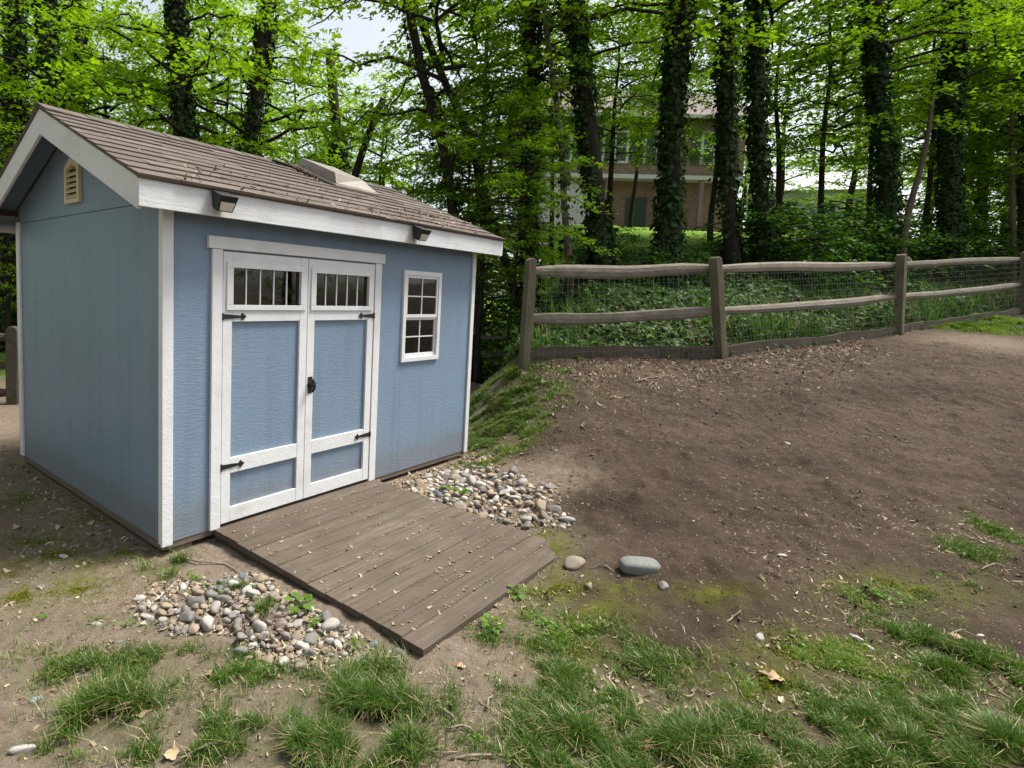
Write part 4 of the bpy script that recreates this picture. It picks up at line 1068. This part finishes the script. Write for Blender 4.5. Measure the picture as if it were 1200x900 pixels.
# shrubs on the bank
for px, d, s, lb in [(566, 12.7, 1.25, 'leafy shrub behind the far fence, nearest the shed corner'), (592, 12.9, 1.35, 'leafy shrub behind the far fence in the middle of the gap by the shed')]:
    p = at(px, 420, d); root = empty('woodland_shrub', (p.x, p.y, tz(p.x, p.y)), px, lb, 'shrub')
    for nm, me_ in zip(('stems', 'foliage'), SHL[px % 2]):
        o = link(nm, me_, root); o.scale = (s, s, s * 1.1)
k = 0
for px, d, s in [(628, 10.0, .8), (655, 12.0, 0.42), (690, 11.6, 0.55), (725, 12.3, 0.55), (752, 10.8, 0.55), (785, 12.4, 0.42), (815, 11.4, 0.42), (842, 13.2, 0.42), (872, 12.8, 1.1), (915, 12.6, 1.15), (948, 12.2, 1.1), (975, 13.5, 1.2), (1005, 13.4, 1.05),
                 (1030, 14.4, 1.1), (1075, 14.8, 1.1), (1095, 15.5, 1.2), (1132, 16, 1.1), (1165, 16.2, 1.15), (1205, 16.5, 1.1)]:
    p = at(px, 320, d); z = tz(p.x, p.y)
    root = empty('woodland_shrub', (p.x, p.y, z), k * 1.3, 'leafy dark green shrub growing on the ivy bank behind the dirt yard fence', 'shrub', 'shrubs on the bank')
    for nm, me_ in zip(('stems', 'foliage'), SHR[k % 3]):
        o = link(nm, me_, root); o.scale = (s, s, s * random.Random(k).uniform(.75, 1.05))
    k += 1
# ivy covering the bank
n = 42000; X = rng.uniform(1.9, 19, n); dd = rng.uniform(.06, 4.8, n) * rng.uniform(.2, 1, n); Y = np.interp(X, _fx, _fy) + dd * 1.12
hgt = .03 + (.02 + .52 * fbm(X * 1.3, Y * 1.3, 95, 4) ** 1.5) * np.minimum(1, dd / .5 + .25) * rng.uniform(.3, 1, n)
N_ = norm(np.stack([rng.normal(0, .45, n), rng.normal(-.45, .45, n), np.ones(n)], -1)); D_ = norm(np.stack([rng.normal(0, 1, n), rng.normal(-.6, .8, n), rng.normal(-.4, .3, n)], -1))
o = link('bank_ivy', leaves_mesh('bank_ivy', np.stack([X, Y, terrain(X, Y) + hgt], -1), N_, D_, rng.uniform(.03, .13, n), M['ground_ivy'], .46, .1, True))
tag(o, 'dense dark ivy covering the bank behind the rail fence', 'ivy', kind='stuff')

n = 5200; X = rng.uniform(1.95, 19, n); dd = .06 + np.abs(rng.normal(0, .9, n)); Y = np.interp(X, _fx, _fy) + dd * 1.12
kp = fbm(X * 1.1, Y * 1.1, 97, 3) > .44; X, Y = X[kp], Y[kp]; n = len(X)
blades('bank_weeds', np.stack([X, Y, terrain(X, Y)], -1), rng.uniform(.18, .62, n), rng.uniform(.006, .016, n), .9, M['leaf_shrub'], 'long arching weeds standing in the ivy behind the rail fence', 'weeds')
n = 900; X = rng.uniform(1.95, 19, n); Y = np.interp(X, _fx, _fy) + (.08 + np.abs(rng.normal(0, .8, n))) * 1.12
blades('dead_stems', np.stack([X, Y, terrain(X, Y)], -1), rng.uniform(.2, .75, n), rng.uniform(.003, .006, n), .8, M['straw'], 'dry dead stems poking out of the ivy bank', 'weeds')

# ------------------------------------------------------------------ houses beyond the trees
def brick_mat():
    m = NT('brown_brick'); b = m.n('ShaderNodeTexBrick', ins={'Vector': m.coord((1, 1, 1), 'Object'), 'Color1': (.16, .105, .075, 1), 'Color2': (.23, .155, .115, 1), 'Mortar': (.26, .22, .19, 1), 'Scale': 3.2, 'Mortar Size': .012})
    mp = m.n('ShaderNodeMapping', ins={0: m.n('ShaderNodeTexCoord').outputs['Object'], 2: (PI / 2, 0, 0)}); m.link(mp.outputs[0], b.inputs['Vector'])
    m.principled(b.outputs[0], .9); return m.m
M['brick'] = brick_mat(); M['roof_far'] = plain('faded_roof_shingle', (.20, .16, .15), .9, .1, var=.25, sc=2)
M['siding'] = plain('white_house_siding', (.50, .51, .50), .6, .2, var=.06, sc=3); M['shutter'] = plain('dark_shutter', (.04, .06, .05), .5); M['drive'] = plain('drive_gravel', (.36, .29, .24), .95, .1, sc=8)
M['roof_grey'] = plain('grey_roof', (.55, .56, .58), .7, .2, var=.12, sc=2)
h0 = at(733, 282, 28.0); hz = 4.55
house = empty('brick_house', (h0.x, h0.y, hz), math.radians(-4), 'brown brick house with white ground floor and pinkish roof behind the ivy trunks', 'house')
x0, x1 = -4.9, 5.0
def wallbox(nm, a, b, c, d, e, f, mt, par): return MB().box(a, b, c, d, e, f).build(nm, M[mt], par)
wallbox('ground_floor_wall', x0 + .4, -1.4, 0, 7, -.3, 2.85, 'siding', house); wallbox('ground_floor_wall', -1.39, x1, .3, 7, -.3, 2.85, 'brick', house)
wallbox('upper_wall', x0, x1, -.35, 7, 3.06, 5.5, 'brick', house); wallbox('floor_trim', x0 - .05, x1 + .05, -.42, 7, 2.86, 3.05, 'siding', house)
rf = MB(); rf.quad_box([(x0 - .4, -.9, 5.5), (x1 + .4, -.9, 5.5), (x1 + .4, 3.4, 7.9), (x0 - .4, 3.4, 7.9), (x0 - .4, -.9, 5.66), (x1 + .4, -.9, 5.66), (x1 + .4, 3.4, 8.06), (x0 - .4, 3.4, 8.06)])
rf.quad_box([(x0 - .4, 3.4, 7.9), (x1 + .4, 3.4, 7.9), (x1 + .4, 7.7, 5.5), (x0 - .4, 7.7, 5.5), (x0 - .4, 3.4, 8.06), (x1 + .4, 3.4, 8.06), (x1 + .4, 7.7, 5.66), (x0 - .4, 7.7, 5.66)])
rfo = rf.build('roof', M['roof_far'], house)
MB().prism([(-.2, 5.3), (6.9, 5.3), (3.4, 7.85)], 0, x0, x0 + .2).build('gable', M['brick'], house); MB().prism([(-.2, 5.3), (6.9, 5.3), (3.4, 7.85)], 0, x1 - .2, x1).build('gable', M['brick'], house)
wallbox('gutter', x0 - .4, x1 + .4, -1.02, -.905, 5.5, 5.64, 'siding', house)
dm = MB(); dm.box(.1, 1.9, .15, 2.2, 6.0, 7.0); dmo = dm.build('dormer', M['siding'], house)
MB().prism([(-.05, 7.0), (2.05, 7.0), (1.0, 7.55)], 1, .02, 2.3).build('dormer_roof', M['roof_grey'], dmo); MB().box(.5, 1.5, .12, .148, 6.25, 6.85).build('pane', M['glass'], dmo)
wallbox('chimney', -2.9, -2.2, 3.8, 4.6, 6.8, 9.0, 'brick', rfo)
for xc in (-3.5, -.9, 1.0, 3.6):
    w = MB(); zz0, zz1 = 3.55, 5.05; y = -.36
    w.box(xc - .62, xc + .62, y - .06, y, zz1 - .1, zz1).box(xc - .62, xc + .62, y - .06, y, zz0, zz0 + .1).box(xc - .62, xc - .5, y - .06, y, zz0 + .1, zz1 - .1).box(xc + .5, xc + .62, y - .06, y, zz0 + .1, zz1 - .1)
    w.box(xc - .03, xc + .03, y - .05, y - .01, zz0 + .1, zz1 - .1).box(xc - .5, xc + .5, y - .045, y - .012, 4.27, 4.33)
    wo = w.build('window', M['siding'], house); MB().box(xc - .49, xc + .49, y - .008, y - .003, zz0 + .1, zz1 - .1).build('pane', M['shutter'], wo)
    for sg in (-1, 1): MB().box(xc + sg * .83 - .17, xc + sg * .83 + .17, y - .04, y - .002, zz0, zz1).build('shutter', M['shutter'], wo)
for xc in (-1.1, 1.2, 3.2): wallbox('porch_column', xc - .09, xc + .09, -.35, -.17, -.3, 2.85, 'roof_far', house)
MB().box(.0, .95, .24, .298, 0, 2.1).build('door', M['shutter'], house)
MB().box(-4.2, -1.9, -.04, -.002, 0, 2.3).build('garage_door', M['siding'], house)
p0, p1 = at(600, 268, 25.4), at(840, 268, 25.4)
dv = MB(); dv.quad_box([(p0.x - 3, 25.2, 4.2), (p1.x + 4, 25.2, 4.2), (p1.x + 4, 27.2, 4.2), (p0.x - 3, 27.2, 4.2), (p0.x - 3, 25.2, 4.70), (p1.x + 4, 25.2, 4.72), (p1.x + 4, 27.2, 4.76), (p0.x - 3, 27.2, 4.74)])
tag(dv.build('driveway', M['drive']), kind='structure')
h2 = at(968, 246, 40); w2 = empty('white_house', (h2.x, h2.y, h2.z - 1), math.radians(-20), 'white house with pale roof far back between the trunks', 'house')
wallbox('wall', -3.6, 3.6, 0, 6, -1.0, 2.3, 'siding', w2)
MB().prism([(-.5, 2.3), (6.5, 2.3), (3, 4.3)], 0, -3.9, 3.9).build('roof', M['roof_grey'], w2)
for xc in (-2.2, 0, 2.2): MB().box(xc - .5, xc + .5, -.03, -.002, .3, 1.6).build('window', M['shutter'], w2)

# ------------------------------------------------------------------ stones
def stone_mesh(seed, flat):
    import bmesh
    r_ = np.random.default_rng(seed); bm = bmesh.new(); bmesh.ops.create_icosphere(bm, subdivisions=3, radius=1)
    f1_ = r_.uniform(-1, 1, (7, 3)) * 2.6; ph = r_.uniform(0, 6, 7); am = r_.uniform(.02, .085, 7); sc = np.array([1, r_.uniform(.62, .85), flat])
    pl = norm(r_.normal(0, 1, (9, 3))); cut = r_.uniform(.62, .9, 9)
    for v in bm.verts:
        p = np.array(v.co); q = p.copy()
        for a, c_ in zip(pl, cut):
            t_ = q @ a
            if t_ > c_: q = q - a * (t_ - c_) * .8
        q = q * (1 + sum(am * np.sin(f1_ @ p + ph))) * sc; v.co = q
    me_ = bpy.data.meshes.new('stone'); bm.to_mesh(me_); bm.free()
    me_.polygons.foreach_set('use_smooth', [True] * len(me_.polygons)); return me_
SM = {c: [stone_mesh(40 + i + 10 * j, f) for i, f in enumerate((.5, .62, .72, .45))] for j, c in enumerate(STONES)}
for c, ms in SM.items():
    for m_ in ms: m_.materials.append(STONES[c])
CN = {'grey': 'grey', 'pale': 'off white', 'tan': 'tan', 'brown': 'brown', 'slate': 'blue grey'}
def stone(x, y, z, r, c, label, group=None, rot=None, squash=None, name='river_stone'):
    o = link(name, SM[c][random.randrange(4)]); o.location = (x, y, z); o.rotation_mode = 'XYZ'
    o.rotation_euler = rot if rot else (random.uniform(-.35, .35), random.uniform(-.35, .35), random.uniform(0, 6.28)); o.scale = squash if squash else (r, r, r)
    return tag(o, label, 'stone', group)
def in_poly(x, y, poly):
    c = False; j = len(poly) - 1
    for i in range(len(poly)):
        (xi, yi), (xj, yj) = poly[i], poly[j]
        if (yi > y) != (yj > y) and x < (xj - xi) * (y - yi) / (yj - yi) + xi: c = not c
        j = i
    return c
PILED = []
def pile(pix, n, r0, r1, where, group, seed, mound=.05):
    random.seed(seed); poly = [tuple(ground_hit(*p)[:2]) for p in pix]; xs, ys = [p[0] for p in poly], [p[1] for p in poly]
    cx, cy = sum(xs) / len(xs), sum(ys) / len(ys); got = []; tries = 0
    while len(got) < n and tries < 60000:
        tries += 1; x, y = random.uniform(min(xs), max(xs)), random.uniform(min(ys), max(ys))
        if not in_poly(x, y, poly) or bool(blocked(x, y)): continue
        u, v = shed_uv(x, y)
        if RX0 - .08 < u < RX1 + .08 and -RLEN - .06 < v < .1: continue
        r = r0 * (r1 / r0) ** (random.random() ** 1.5); r *= 1 - .55 * tries / 60000
        ok = True
        for a in got:
            dx, dy = x - a[0], y - a[1]
            if dx * dx + dy * dy < ((r + a[2]) * .74) ** 2: ok = False; break
        if not ok: continue
        got.append((x, y, r))
    for x, y, r in got:
        e = max(0, 1 - math.hypot((x - cx) / (max(xs) - min(xs)) * 2, (y - cy) / (max(ys) - min(ys)) * 2)) * mound
        c = random.choices(list(STONES), (30, 28, 22, 17, 3))[0]
        PILED.append((r, x, y, float(surf(x, y)) + r * .10 + e * random.uniform(.2, .9), c, where, group))
pile([(158, 705), (185, 685), (262, 680), (300, 668), (330, 672), (362, 690), (400, 722), (440, 752), (472, 772), (455, 782), (400, 778), (345, 785), (290, 775), (262, 745), (205, 742), (172, 730)], 185, .019, .054, 'in front of the ramp', 'river stones in front of the ramp', 17, .05)
pile([(470, 568), (500, 560), (530, 550), (556, 545), (607, 552), (650, 572), (668, 612), (664, 642), (640, 634), (600, 628), (556, 610), (520, 598), (490, 582)], 190, .024, .064, 'behind the ramp', 'river stones behind the ramp', 18, .05)
PILED.sort(reverse=True, key=lambda s: s[0] / s[2])
for r, x, y, z, c, where, group in PILED[:268]:
    stone(x, y, z, r, c, f'{CN[c]} rounded river stone lying in the stone bed {where}', group)
small = PILED[268:]
import bmesh
base_ = bmesh.new(); bmesh.ops.create_icosphere(base_, subdivisions=2, radius=1); bv = np.array([tuple(v.co) for v in base_.verts]); bf = [[v.index for v in f.verts] for f in base_.faces]; base_.free()
pv, pf = [], []
extra = []
for r, x, y, z, c, w_, g_ in list(PILED):
    for _ in range(2):
        an = random.uniform(0, 6.28); q = r * random.uniform(.7, 1.3); xx, yy = x + math.cos(an) * q, y + math.sin(an) * q
        if not bool(blocked(xx, yy)): extra.append((random.uniform(.005, .013), xx, yy, float(surf(xx, yy)) + .004))
for r, x, y, z in [(s[0], s[1], s[2], s[3]) for s in small] + extra:
    sc_ = np.array([r, r * random.uniform(.6, .9), r * random.uniform(.45, .7)]); an = random.uniform(0, 6.28); ca_, sa_2 = math.cos(an), math.sin(an)
    q = bv * sc_ * (1 + .12 * np.sin(bv[:, ::-1] * random.uniform(1, 3) + random.uniform(0, 6))); q = np.stack([q[:, 0] * ca_ - q[:, 1] * sa_2, q[:, 0] * sa_2 + q[:, 1] * ca_, q[:, 2]], -1) + np.array([x, y, z])
    k0 = len(pv); pv += [tuple(t) for t in q]; pf += [[i + k0 for i in f] for f in bf]
me_ = bpy.data.meshes.new('pebbles'); me_.from_pydata(pv, [], pf); me_.polygons.foreach_set('use_smooth', [True] * len(pf))
M['pebble'] = chip_mat('pebbles', [(0, (.14, .13, .12)), (.4, (.27, .25, .22)), (.7, (.36, .29, .21)), (1, (.52, .50, .47))]); me_.materials.append(M['pebble'])
tag(link('pebbles', me_), 'small pebbles filling the gaps of both stone beds', 'pebbles', kind='stuff')
_px = np.array([(s[1], s[2], s[3], s[0]) for s in PILED]); _px = _px[rng.integers(0, len(_px), 2600)]
_px[:, :2] += rng.normal(0, .035, (2600, 2)); _zz2 = surf(_px[:, 0], _px[:, 1]) + .012; kp = ~blocked(_px[:, 0], _px[:, 1]); _px, _zz2 = _px[kp], _zz2[kp]
chips('stone_bed_litter', _px[:, 0], _px[:, 1], rng.uniform(.008, .035, len(_px)), rng.uniform(.2, .6, len(_px)), M['chip'], 'leaf bits and soil crumbs caught between the stones', 'leaf litter', 0, lambda x, y: _zz2, .4)
random.seed(44)
def one(px, py, wpx, c, label, h=.6, rz=None, dep=.7):
    p = ground_hit(px, py); d = (p - Vector((0, 0, HC))).dot(FWD); r = wpx * d / F / 2
    stone(p.x, p.y, float(surf(p.x, p.y)) + r * h * .28, r, c, label, None, (0, 0, rz if rz is not None else random.uniform(0, 3)), (r, r * dep * 1.2, r * h * 1.5), 'rock')
def oblong(px, py, wpx):
    bm = bmesh.new(); bmesh.ops.create_icosphere(bm, subdivisions=4, radius=1)
    for v in bm.verts:
        p = [math.copysign(abs(t) ** .62, t) for t in v.co]; k = 1 + .035 * math.sin(3 * v.co.x + 1) + .03 * math.sin(4.3 * v.co.y + 2.2 * v.co.x) + .02 * math.sin(7 * v.co.x - 3 * v.co.z)
        v.co = (p[0] * .93 * k * (1 - .10 * v.co.x), p[1] * .46 * k, p[2] * .33 * k * (1 - .08 * v.co.x))
    me_ = bpy.data.meshes.new('oblong_rock'); bm.to_mesh(me_); bm.free(); me_.polygons.foreach_set('use_smooth', [True] * len(me_.polygons)); me_.materials.append(M['greenstone'])
    p = ground_hit(px, py); r = wpx * (p - Vector((0, 0, HC))).dot(FWD) / F / 2; o = link('rock', me_); o.location = (p.x, p.y, float(surf(p.x, p.y)) + r * .10); o.scale = (r, r, r); o.rotation_euler = (.05, .03, .06)
    tag(o, 'large flat grey green oblong rock on the bare dirt', 'stone')
M['greenstone'] = stone_mat('green_grey_stone', (.14, .15, .135), (.19, .20, .18))
oblong(751, 668, 52)
one(778, 690, 20, 'grey', 'small grey rock just in front of the large oblong rock', .6)
one(673, 663, 28, 'brown', 'brown rock at the mossy edge beside the ramp end', .6, .3)
one(690, 688, 14, 'tan', 'small tan rock in the moss left of the large oblong rock', .55)
one(917, 653, 12, 'pale', 'single white pebble in the middle of the bare dirt', .6)
one(922, 521, 9, 'pale', 'tiny white pebble far back on the bare dirt', .6)
one(890, 749, 15, 'pale', 'whitish rock beside the lime green grass clump', .8)
one(1002, 750, 16, 'pale', 'white pebble above the lime green grass clump, left of its neighbour', .6)
one(1018, 760, 13, 'pale', 'white pebble above the lime green grass clump, right of its neighbour', .6)
one(1107, 759, 14, 'pale', 'white pebble at the top edge of the right grass clump', .6)
one(1079, 783, 10, 'pale', 'small white pebble left of the right grass clump', .6)
one(1149, 747, 10, 'pale', 'small white pebble above the right grass clump', .6)
one(811, 752, 10, 'grey', 'small grey pebble between the two middle grass clumps', .6)
one(73, 653, 14, 'pale', 'flat white stone beside the moss patch left of the shed', .5)
one(46, 690, 9, 'pale', 'small round white stone in the bare soil left of the shed', .8)
one(114, 733, 14, 'pale', 'lone white stone on bare soil above the front left grass', .7)
one(140, 753, 10, 'grey', 'flat grey stone half buried above the front left grass', .4)
one(42, 821, 16, 'slate', 'smooth blue grey stone beside the front left grass tuft', .6, 1.1)
one(24, 886, 30, 'pale', 'long whitish stone in the near left corner of the yard', .35, .35, .4)
one(283, 765 + 2, 20, 'grey', 'grey stone alone at the lower edge of the stone bed', .5)
one(468, 766, 19, 'grey', 'flat grey stone at the corner of the ramp', .4)
one(583, 797, 10, 'pale', 'small white stone in the soil below the ramp end', .5)
one(36, 680, 8, 'slate', 'small dark stone in the moss left of the shed', .5)

# ------------------------------------------------------------------ twigs, dead leaves, weeds
def twig(pix, r, label, lift=.012):
    P_ = []
    for i, (px, py) in enumerate(pix):
        q = ground_hit(px, py); q.z = float(surf(q.x, q.y)) + lift * (1 + .6 * math.sin(i * 1.9)); P_.append(q)
    b = P_[0].copy(); m = MB(); full = []
    for i in range(len(P_) - 1):
        for k in range(3): full.append(P_[i].lerp(P_[i + 1], k / 3) - b)
    full.append(P_[-1] - b); n = len(full)
    rs = [r * (1 - .55 * i / n) * random.uniform(.85, 1.15) for i in range(n)]
    full = [p + Vector((random.gauss(0, r * .5), random.gauss(0, r * .5), 0)) for p in full]
    m.tube([tuple(p) for p in full], rs, 6)
    o = m.build('twig', M['twig'], None, True); o.location = b; return tag(o, label, 'twig')
twig([(208, 655), (235, 662), (262, 662), (280, 672)], .006, 'long grey twig lying below the front shed corner')
twig([(152, 648), (165, 645), (174, 648)], .005, 'short twig beside the base of the shed corner')
twig([(115, 645), (120, 635), (126, 627)], .005, 'dark twig poking up from the soil left of the shed')
twig([(205, 896), (240, 880), (262, 872), (288, 872)], .0045, 'thin grey twig lying across the near left grass')
twig([(528, 896), (560, 891), (606, 887)], .006, 'pale stick at the near edge of the soil below the ramp')
twig([(522, 858), (543, 858), (562, 860)], .005, 'short pale stick lying level in the soil below the ramp')
twig([(514, 830), (528, 842), (536, 850)], .006, 'brown stick slanting beside the tall grass clump')
twig([(570, 832), (574, 824), (578, 817)], .006, 'short upright looking stick piece in the soil below the ramp end')
twig([(505, 886), (518, 889), (535, 886)], .004, 'thin twig beside the near tall grass clump')
twig([(720, 672), (705, 664), (690, 668)], .004, 'pale curved stick left of the large oblong rock')
twig([(840, 742), (856, 730), (868, 722)], .005, 'brown stick on the dirt above the lime grass')
twig([(1150, 670), (1165, 664), (1185, 668)], .005, 'brown stick by the right edge of the dirt')
twig([(1100, 752), (1125, 748), (1150, 752)], .004, 'dark thin twig above the right grass clump')
twig([(740, 450), (760, 446), (790, 440)], .008, 'pale stick among the leaf litter below the fence')
M['dead'] = chip_mat('dead_leaf', [(0, (.30, .19, .10)), (1, (.42, .30, .19))])
def dead_leaf(px, py, wpx, label):
    p = ground_hit(px, py); d = (p - Vector((0, 0, HC))).dot(FWD); s = wpx * d / F
    n = 22; m = MB(); rz = random.uniform(0, 6.28); m.v.append((0, 0, .012)); ring = []
    for k in range(n):
        a = 2 * PI * k / n; r = s * .5 * (.62 + .38 * abs(math.cos(2.5 * a)) ** .7) * random.uniform(.9, 1.08); curl = .25 * r * math.cos(2 * a + rz) + .10 * s * random.uniform(-.3, 1)
        m.v.append((math.cos(a) * r * .5, math.sin(a) * r * .5, .010 + curl * .3)); ring.append(0)
    for k in range(n):
        a = 2 * PI * k / n; r = s * .5 * (.62 + .38 * abs(math.cos(2.5 * a)) ** .7) * random.uniform(.9, 1.08)
        m.v.append((math.cos(a) * r, math.sin(a) * r * .85, .008 + max(0, .30 * r * math.cos(2 * a + rz) + .22 * s * random.uniform(0, .6))))
    for k in range(n):
        k2 = (k + 1) % n; m.f.append((0, 1 + k, 1 + k2)); m.f.append((1 + k, 1 + n + k, 1 + n + k2, 1 + k2))
    m.tube([(s * .3, 0, .012), (s * .7, s * .06, .02)], .0022, 4)
    o = m.build('dead_leaf', M['dead'], None, True); o.location = (p.x, p.y, float(surf(p.x, p.y))); o.rotation_euler = (0, 0, rz)
    return tag(o, label, 'leaf')
dead_leaf(201, 886, 22, 'curled brown dead leaf on the soil near the front left grass')
dead_leaf(166, 838, 16, 'reddish dead leaf caught behind the front left grass tuft')
dead_leaf(124, 803, 14, 'brown dead leaf lying in the thin front left grass')
dead_leaf(246, 793, 12, 'orange brown dead leaf on the soil below the stone bed')
dead_leaf(909, 800, 22, 'pale tan dead leaf below the lime green grass clump')
dead_leaf(1122, 755, 14, 'tan dead leaf at the top of the right grass clump')
dead_leaf(105, 615, 12, 'tan dead leaf on the soil beside the shed wall')
dead_leaf(20, 620, 12, 'tan dead leaf at the left edge above the moss')
dead_leaf(1121, 868, 14, 'tan dead leaf in the near right grass')
dead_leaf(540, 785, 12, 'brown dead leaf in the soil below the ramp corner')
def weed(px, py, size, nl, label, up=.6, wr=.42):
    p = ground_hit(px, py); z = float(surf(p.x, p.y)); root = empty('weed', (p.x, p.y, z), 0, label, 'weed')
    P_, D_, N_, S_ = [], [], [], []; st = MB()
    for k in range(nl):
        a = k * 2.4 + random.uniform(-.4, .4); r = size * random.uniform(.25, .9); h = size * up * random.uniform(.4, 1.1); c = np.array([math.cos(a), math.sin(a), 0])
        b = c * r * .6 + np.array([0, 0, h]); st.tube([(0, 0, 0), tuple(b * np.array([.4, .4, .7])), tuple(b)], [.0022, 0.0015, .0014], 4, False)
        P_.append(b); D_.append(c + np.array([0, 0, random.uniform(-.4, .35)])); N_.append(np.array([0, 0, 1.]) - c * random.uniform(-.2, .5)); S_.append(size * random.uniform(.45, .8))
    st.build('stem', M['weed'], root); link('foliage', leaves_mesh('weed_leaves', np.array(P_), norm(np.array(N_)), norm(np.array(D_)), np.array(S_), M['weed'], wr, .12, False), root)
weed(352, 716, .085, 12, 'broad leaved green weed growing through the stone bed by the ramp')
weed(226, 682, .05, 8, 'small pale green weed at the upper left of the stone bed', .9)
weed(240, 688, .03, 5, 'tiny green seedling just right of the pale weed in the stone bed')
weed(367, 733, .04, 9, 'small weed between the stones right beside the ramp edge')
weed(415, 760, .045, 9, 'feathery weed at the lower right of the stone bed')
weed(575, 738, .065, 14, 'pale rosette weed in the soil below the ramp end')
weed(604, 700, .06, 12, 'dark green weed growing at the far ramp corner')
weed(521, 575, .06, 14, 'leafy weed left of the stones behind the ramp', .6)
weed(541, 582, .075, 18, 'spreading leafy weed among the stones behind the ramp', .6)
weed(528, 590, .055, 12, 'low weed at the front of the stones behind the ramp', .5)
weed(492, 588, .05, 9, 'small weed in the leaf litter between the ramp and the shed base', .5)
weed(480, 572, .035, 7, 'tiny weed close to the ramp top by the shed base', .6)
weed(552, 606, .05, 10, 'low weed beside the far ramp edge', .4)
weed(667, 437, .10, 8, 'pale green weed at the foot of the fence kickboard', .5)
weed(955, 400, .14, 12, 'green weed sprouting before the kickboard left of the middle post', .6)
weed(1018, 388, .18, 16, 'big leafy weed spilling over the kickboard beside the middle post', .6)

# ------------------------------------------------------------------ light, camera, render
def finish():
    w = bpy.data.worlds.new('World'); SC.world = w; w.use_nodes = True
    nt = w.node_tree; nt.nodes.clear()
    EL, AZ = math.radians(60), math.radians(72)     # sun height; compass angle of the sun, clockwise from +Y
    sky = nt.nodes.new('ShaderNodeTexSky'); sky.sky_type = 'NISHITA'; sky.sun_disc = False
    sky.sun_elevation = EL; sky.sun_rotation = AZ; sky.air_density = 1.0; sky.dust_density = 3.0; sky.ozone_density = 1.0
    hs = nt.nodes.new('ShaderNodeHueSaturation'); hs.inputs['Saturation'].default_value = .38
    bg = nt.nodes.new('ShaderNodeBackground'); bg.inputs['Strength'].default_value = .105
    ou = nt.nodes.new('ShaderNodeOutputWorld')
    nt.links.new(sky.outputs[0], hs.inputs['Color']); nt.links.new(hs.outputs[0], bg.inputs[0]); nt.links.new(bg.outputs[0], ou.inputs[0])
    ld = bpy.data.lights.new('sun', 'SUN'); ld.energy = 3.3; ld.angle = math.radians(20); ld.color = (1, .96, .89)
    lo = bpy.data.objects.new('sun', ld); C.objects.link(lo)
    d = Vector((math.sin(AZ) * math.cos(EL), math.cos(AZ) * math.cos(EL), math.sin(EL)))
    lo.rotation_euler = d.to_track_quat('Z', 'Y').to_euler(); lo.location = d * 50
    cd = bpy.data.cameras.new('camera'); co = bpy.data.objects.new('camera', cd); C.objects.link(co)
    cd.sensor_width = 36; cd.sensor_fit = 'HORIZONTAL'; cd.lens = F / 1200 * 36
    cd.shift_x = (600 - CX) / 1200; cd.shift_y = (CY - 450) / 1200
    cd.clip_start = .05; cd.clip_end = 1000
    r = RIGHT * _cr - UP * _sr; u = RIGHT * _sr + UP * _cr; b = -FWD
    co.matrix_world = Matrix(((r.x, u.x, b.x, 0), (r.y, u.y, b.y, 0), (r.z, u.z, b.z, HC), (0, 0, 0, 1)))
    SC.camera = co
    vs = SC.view_settings; vs.view_transform = 'Standard'; vs.look = 'None'; vs.gamma = 1; vs.exposure = EXPOSURE; vs.use_curve_mapping = False
    SC.display_settings.display_device = 'sRGB'
    cy = SC.cycles
    cy.max_bounces = 8; cy.diffuse_bounces = 5; cy.glossy_bounces = 2; cy.transmission_bounces = 6; cy.transparent_max_bounces = 6
    cy.caustics_reflective = False; cy.caustics_refractive = False
    cy.use_denoising = True; cy.denoiser = 'OPENIMAGEDENOISE'; cy.use_adaptive_sampling = True; cy.adaptive_threshold = .015
    cy.sample_clamp_indirect = 6
EXPOSURE = 1.22
finish()
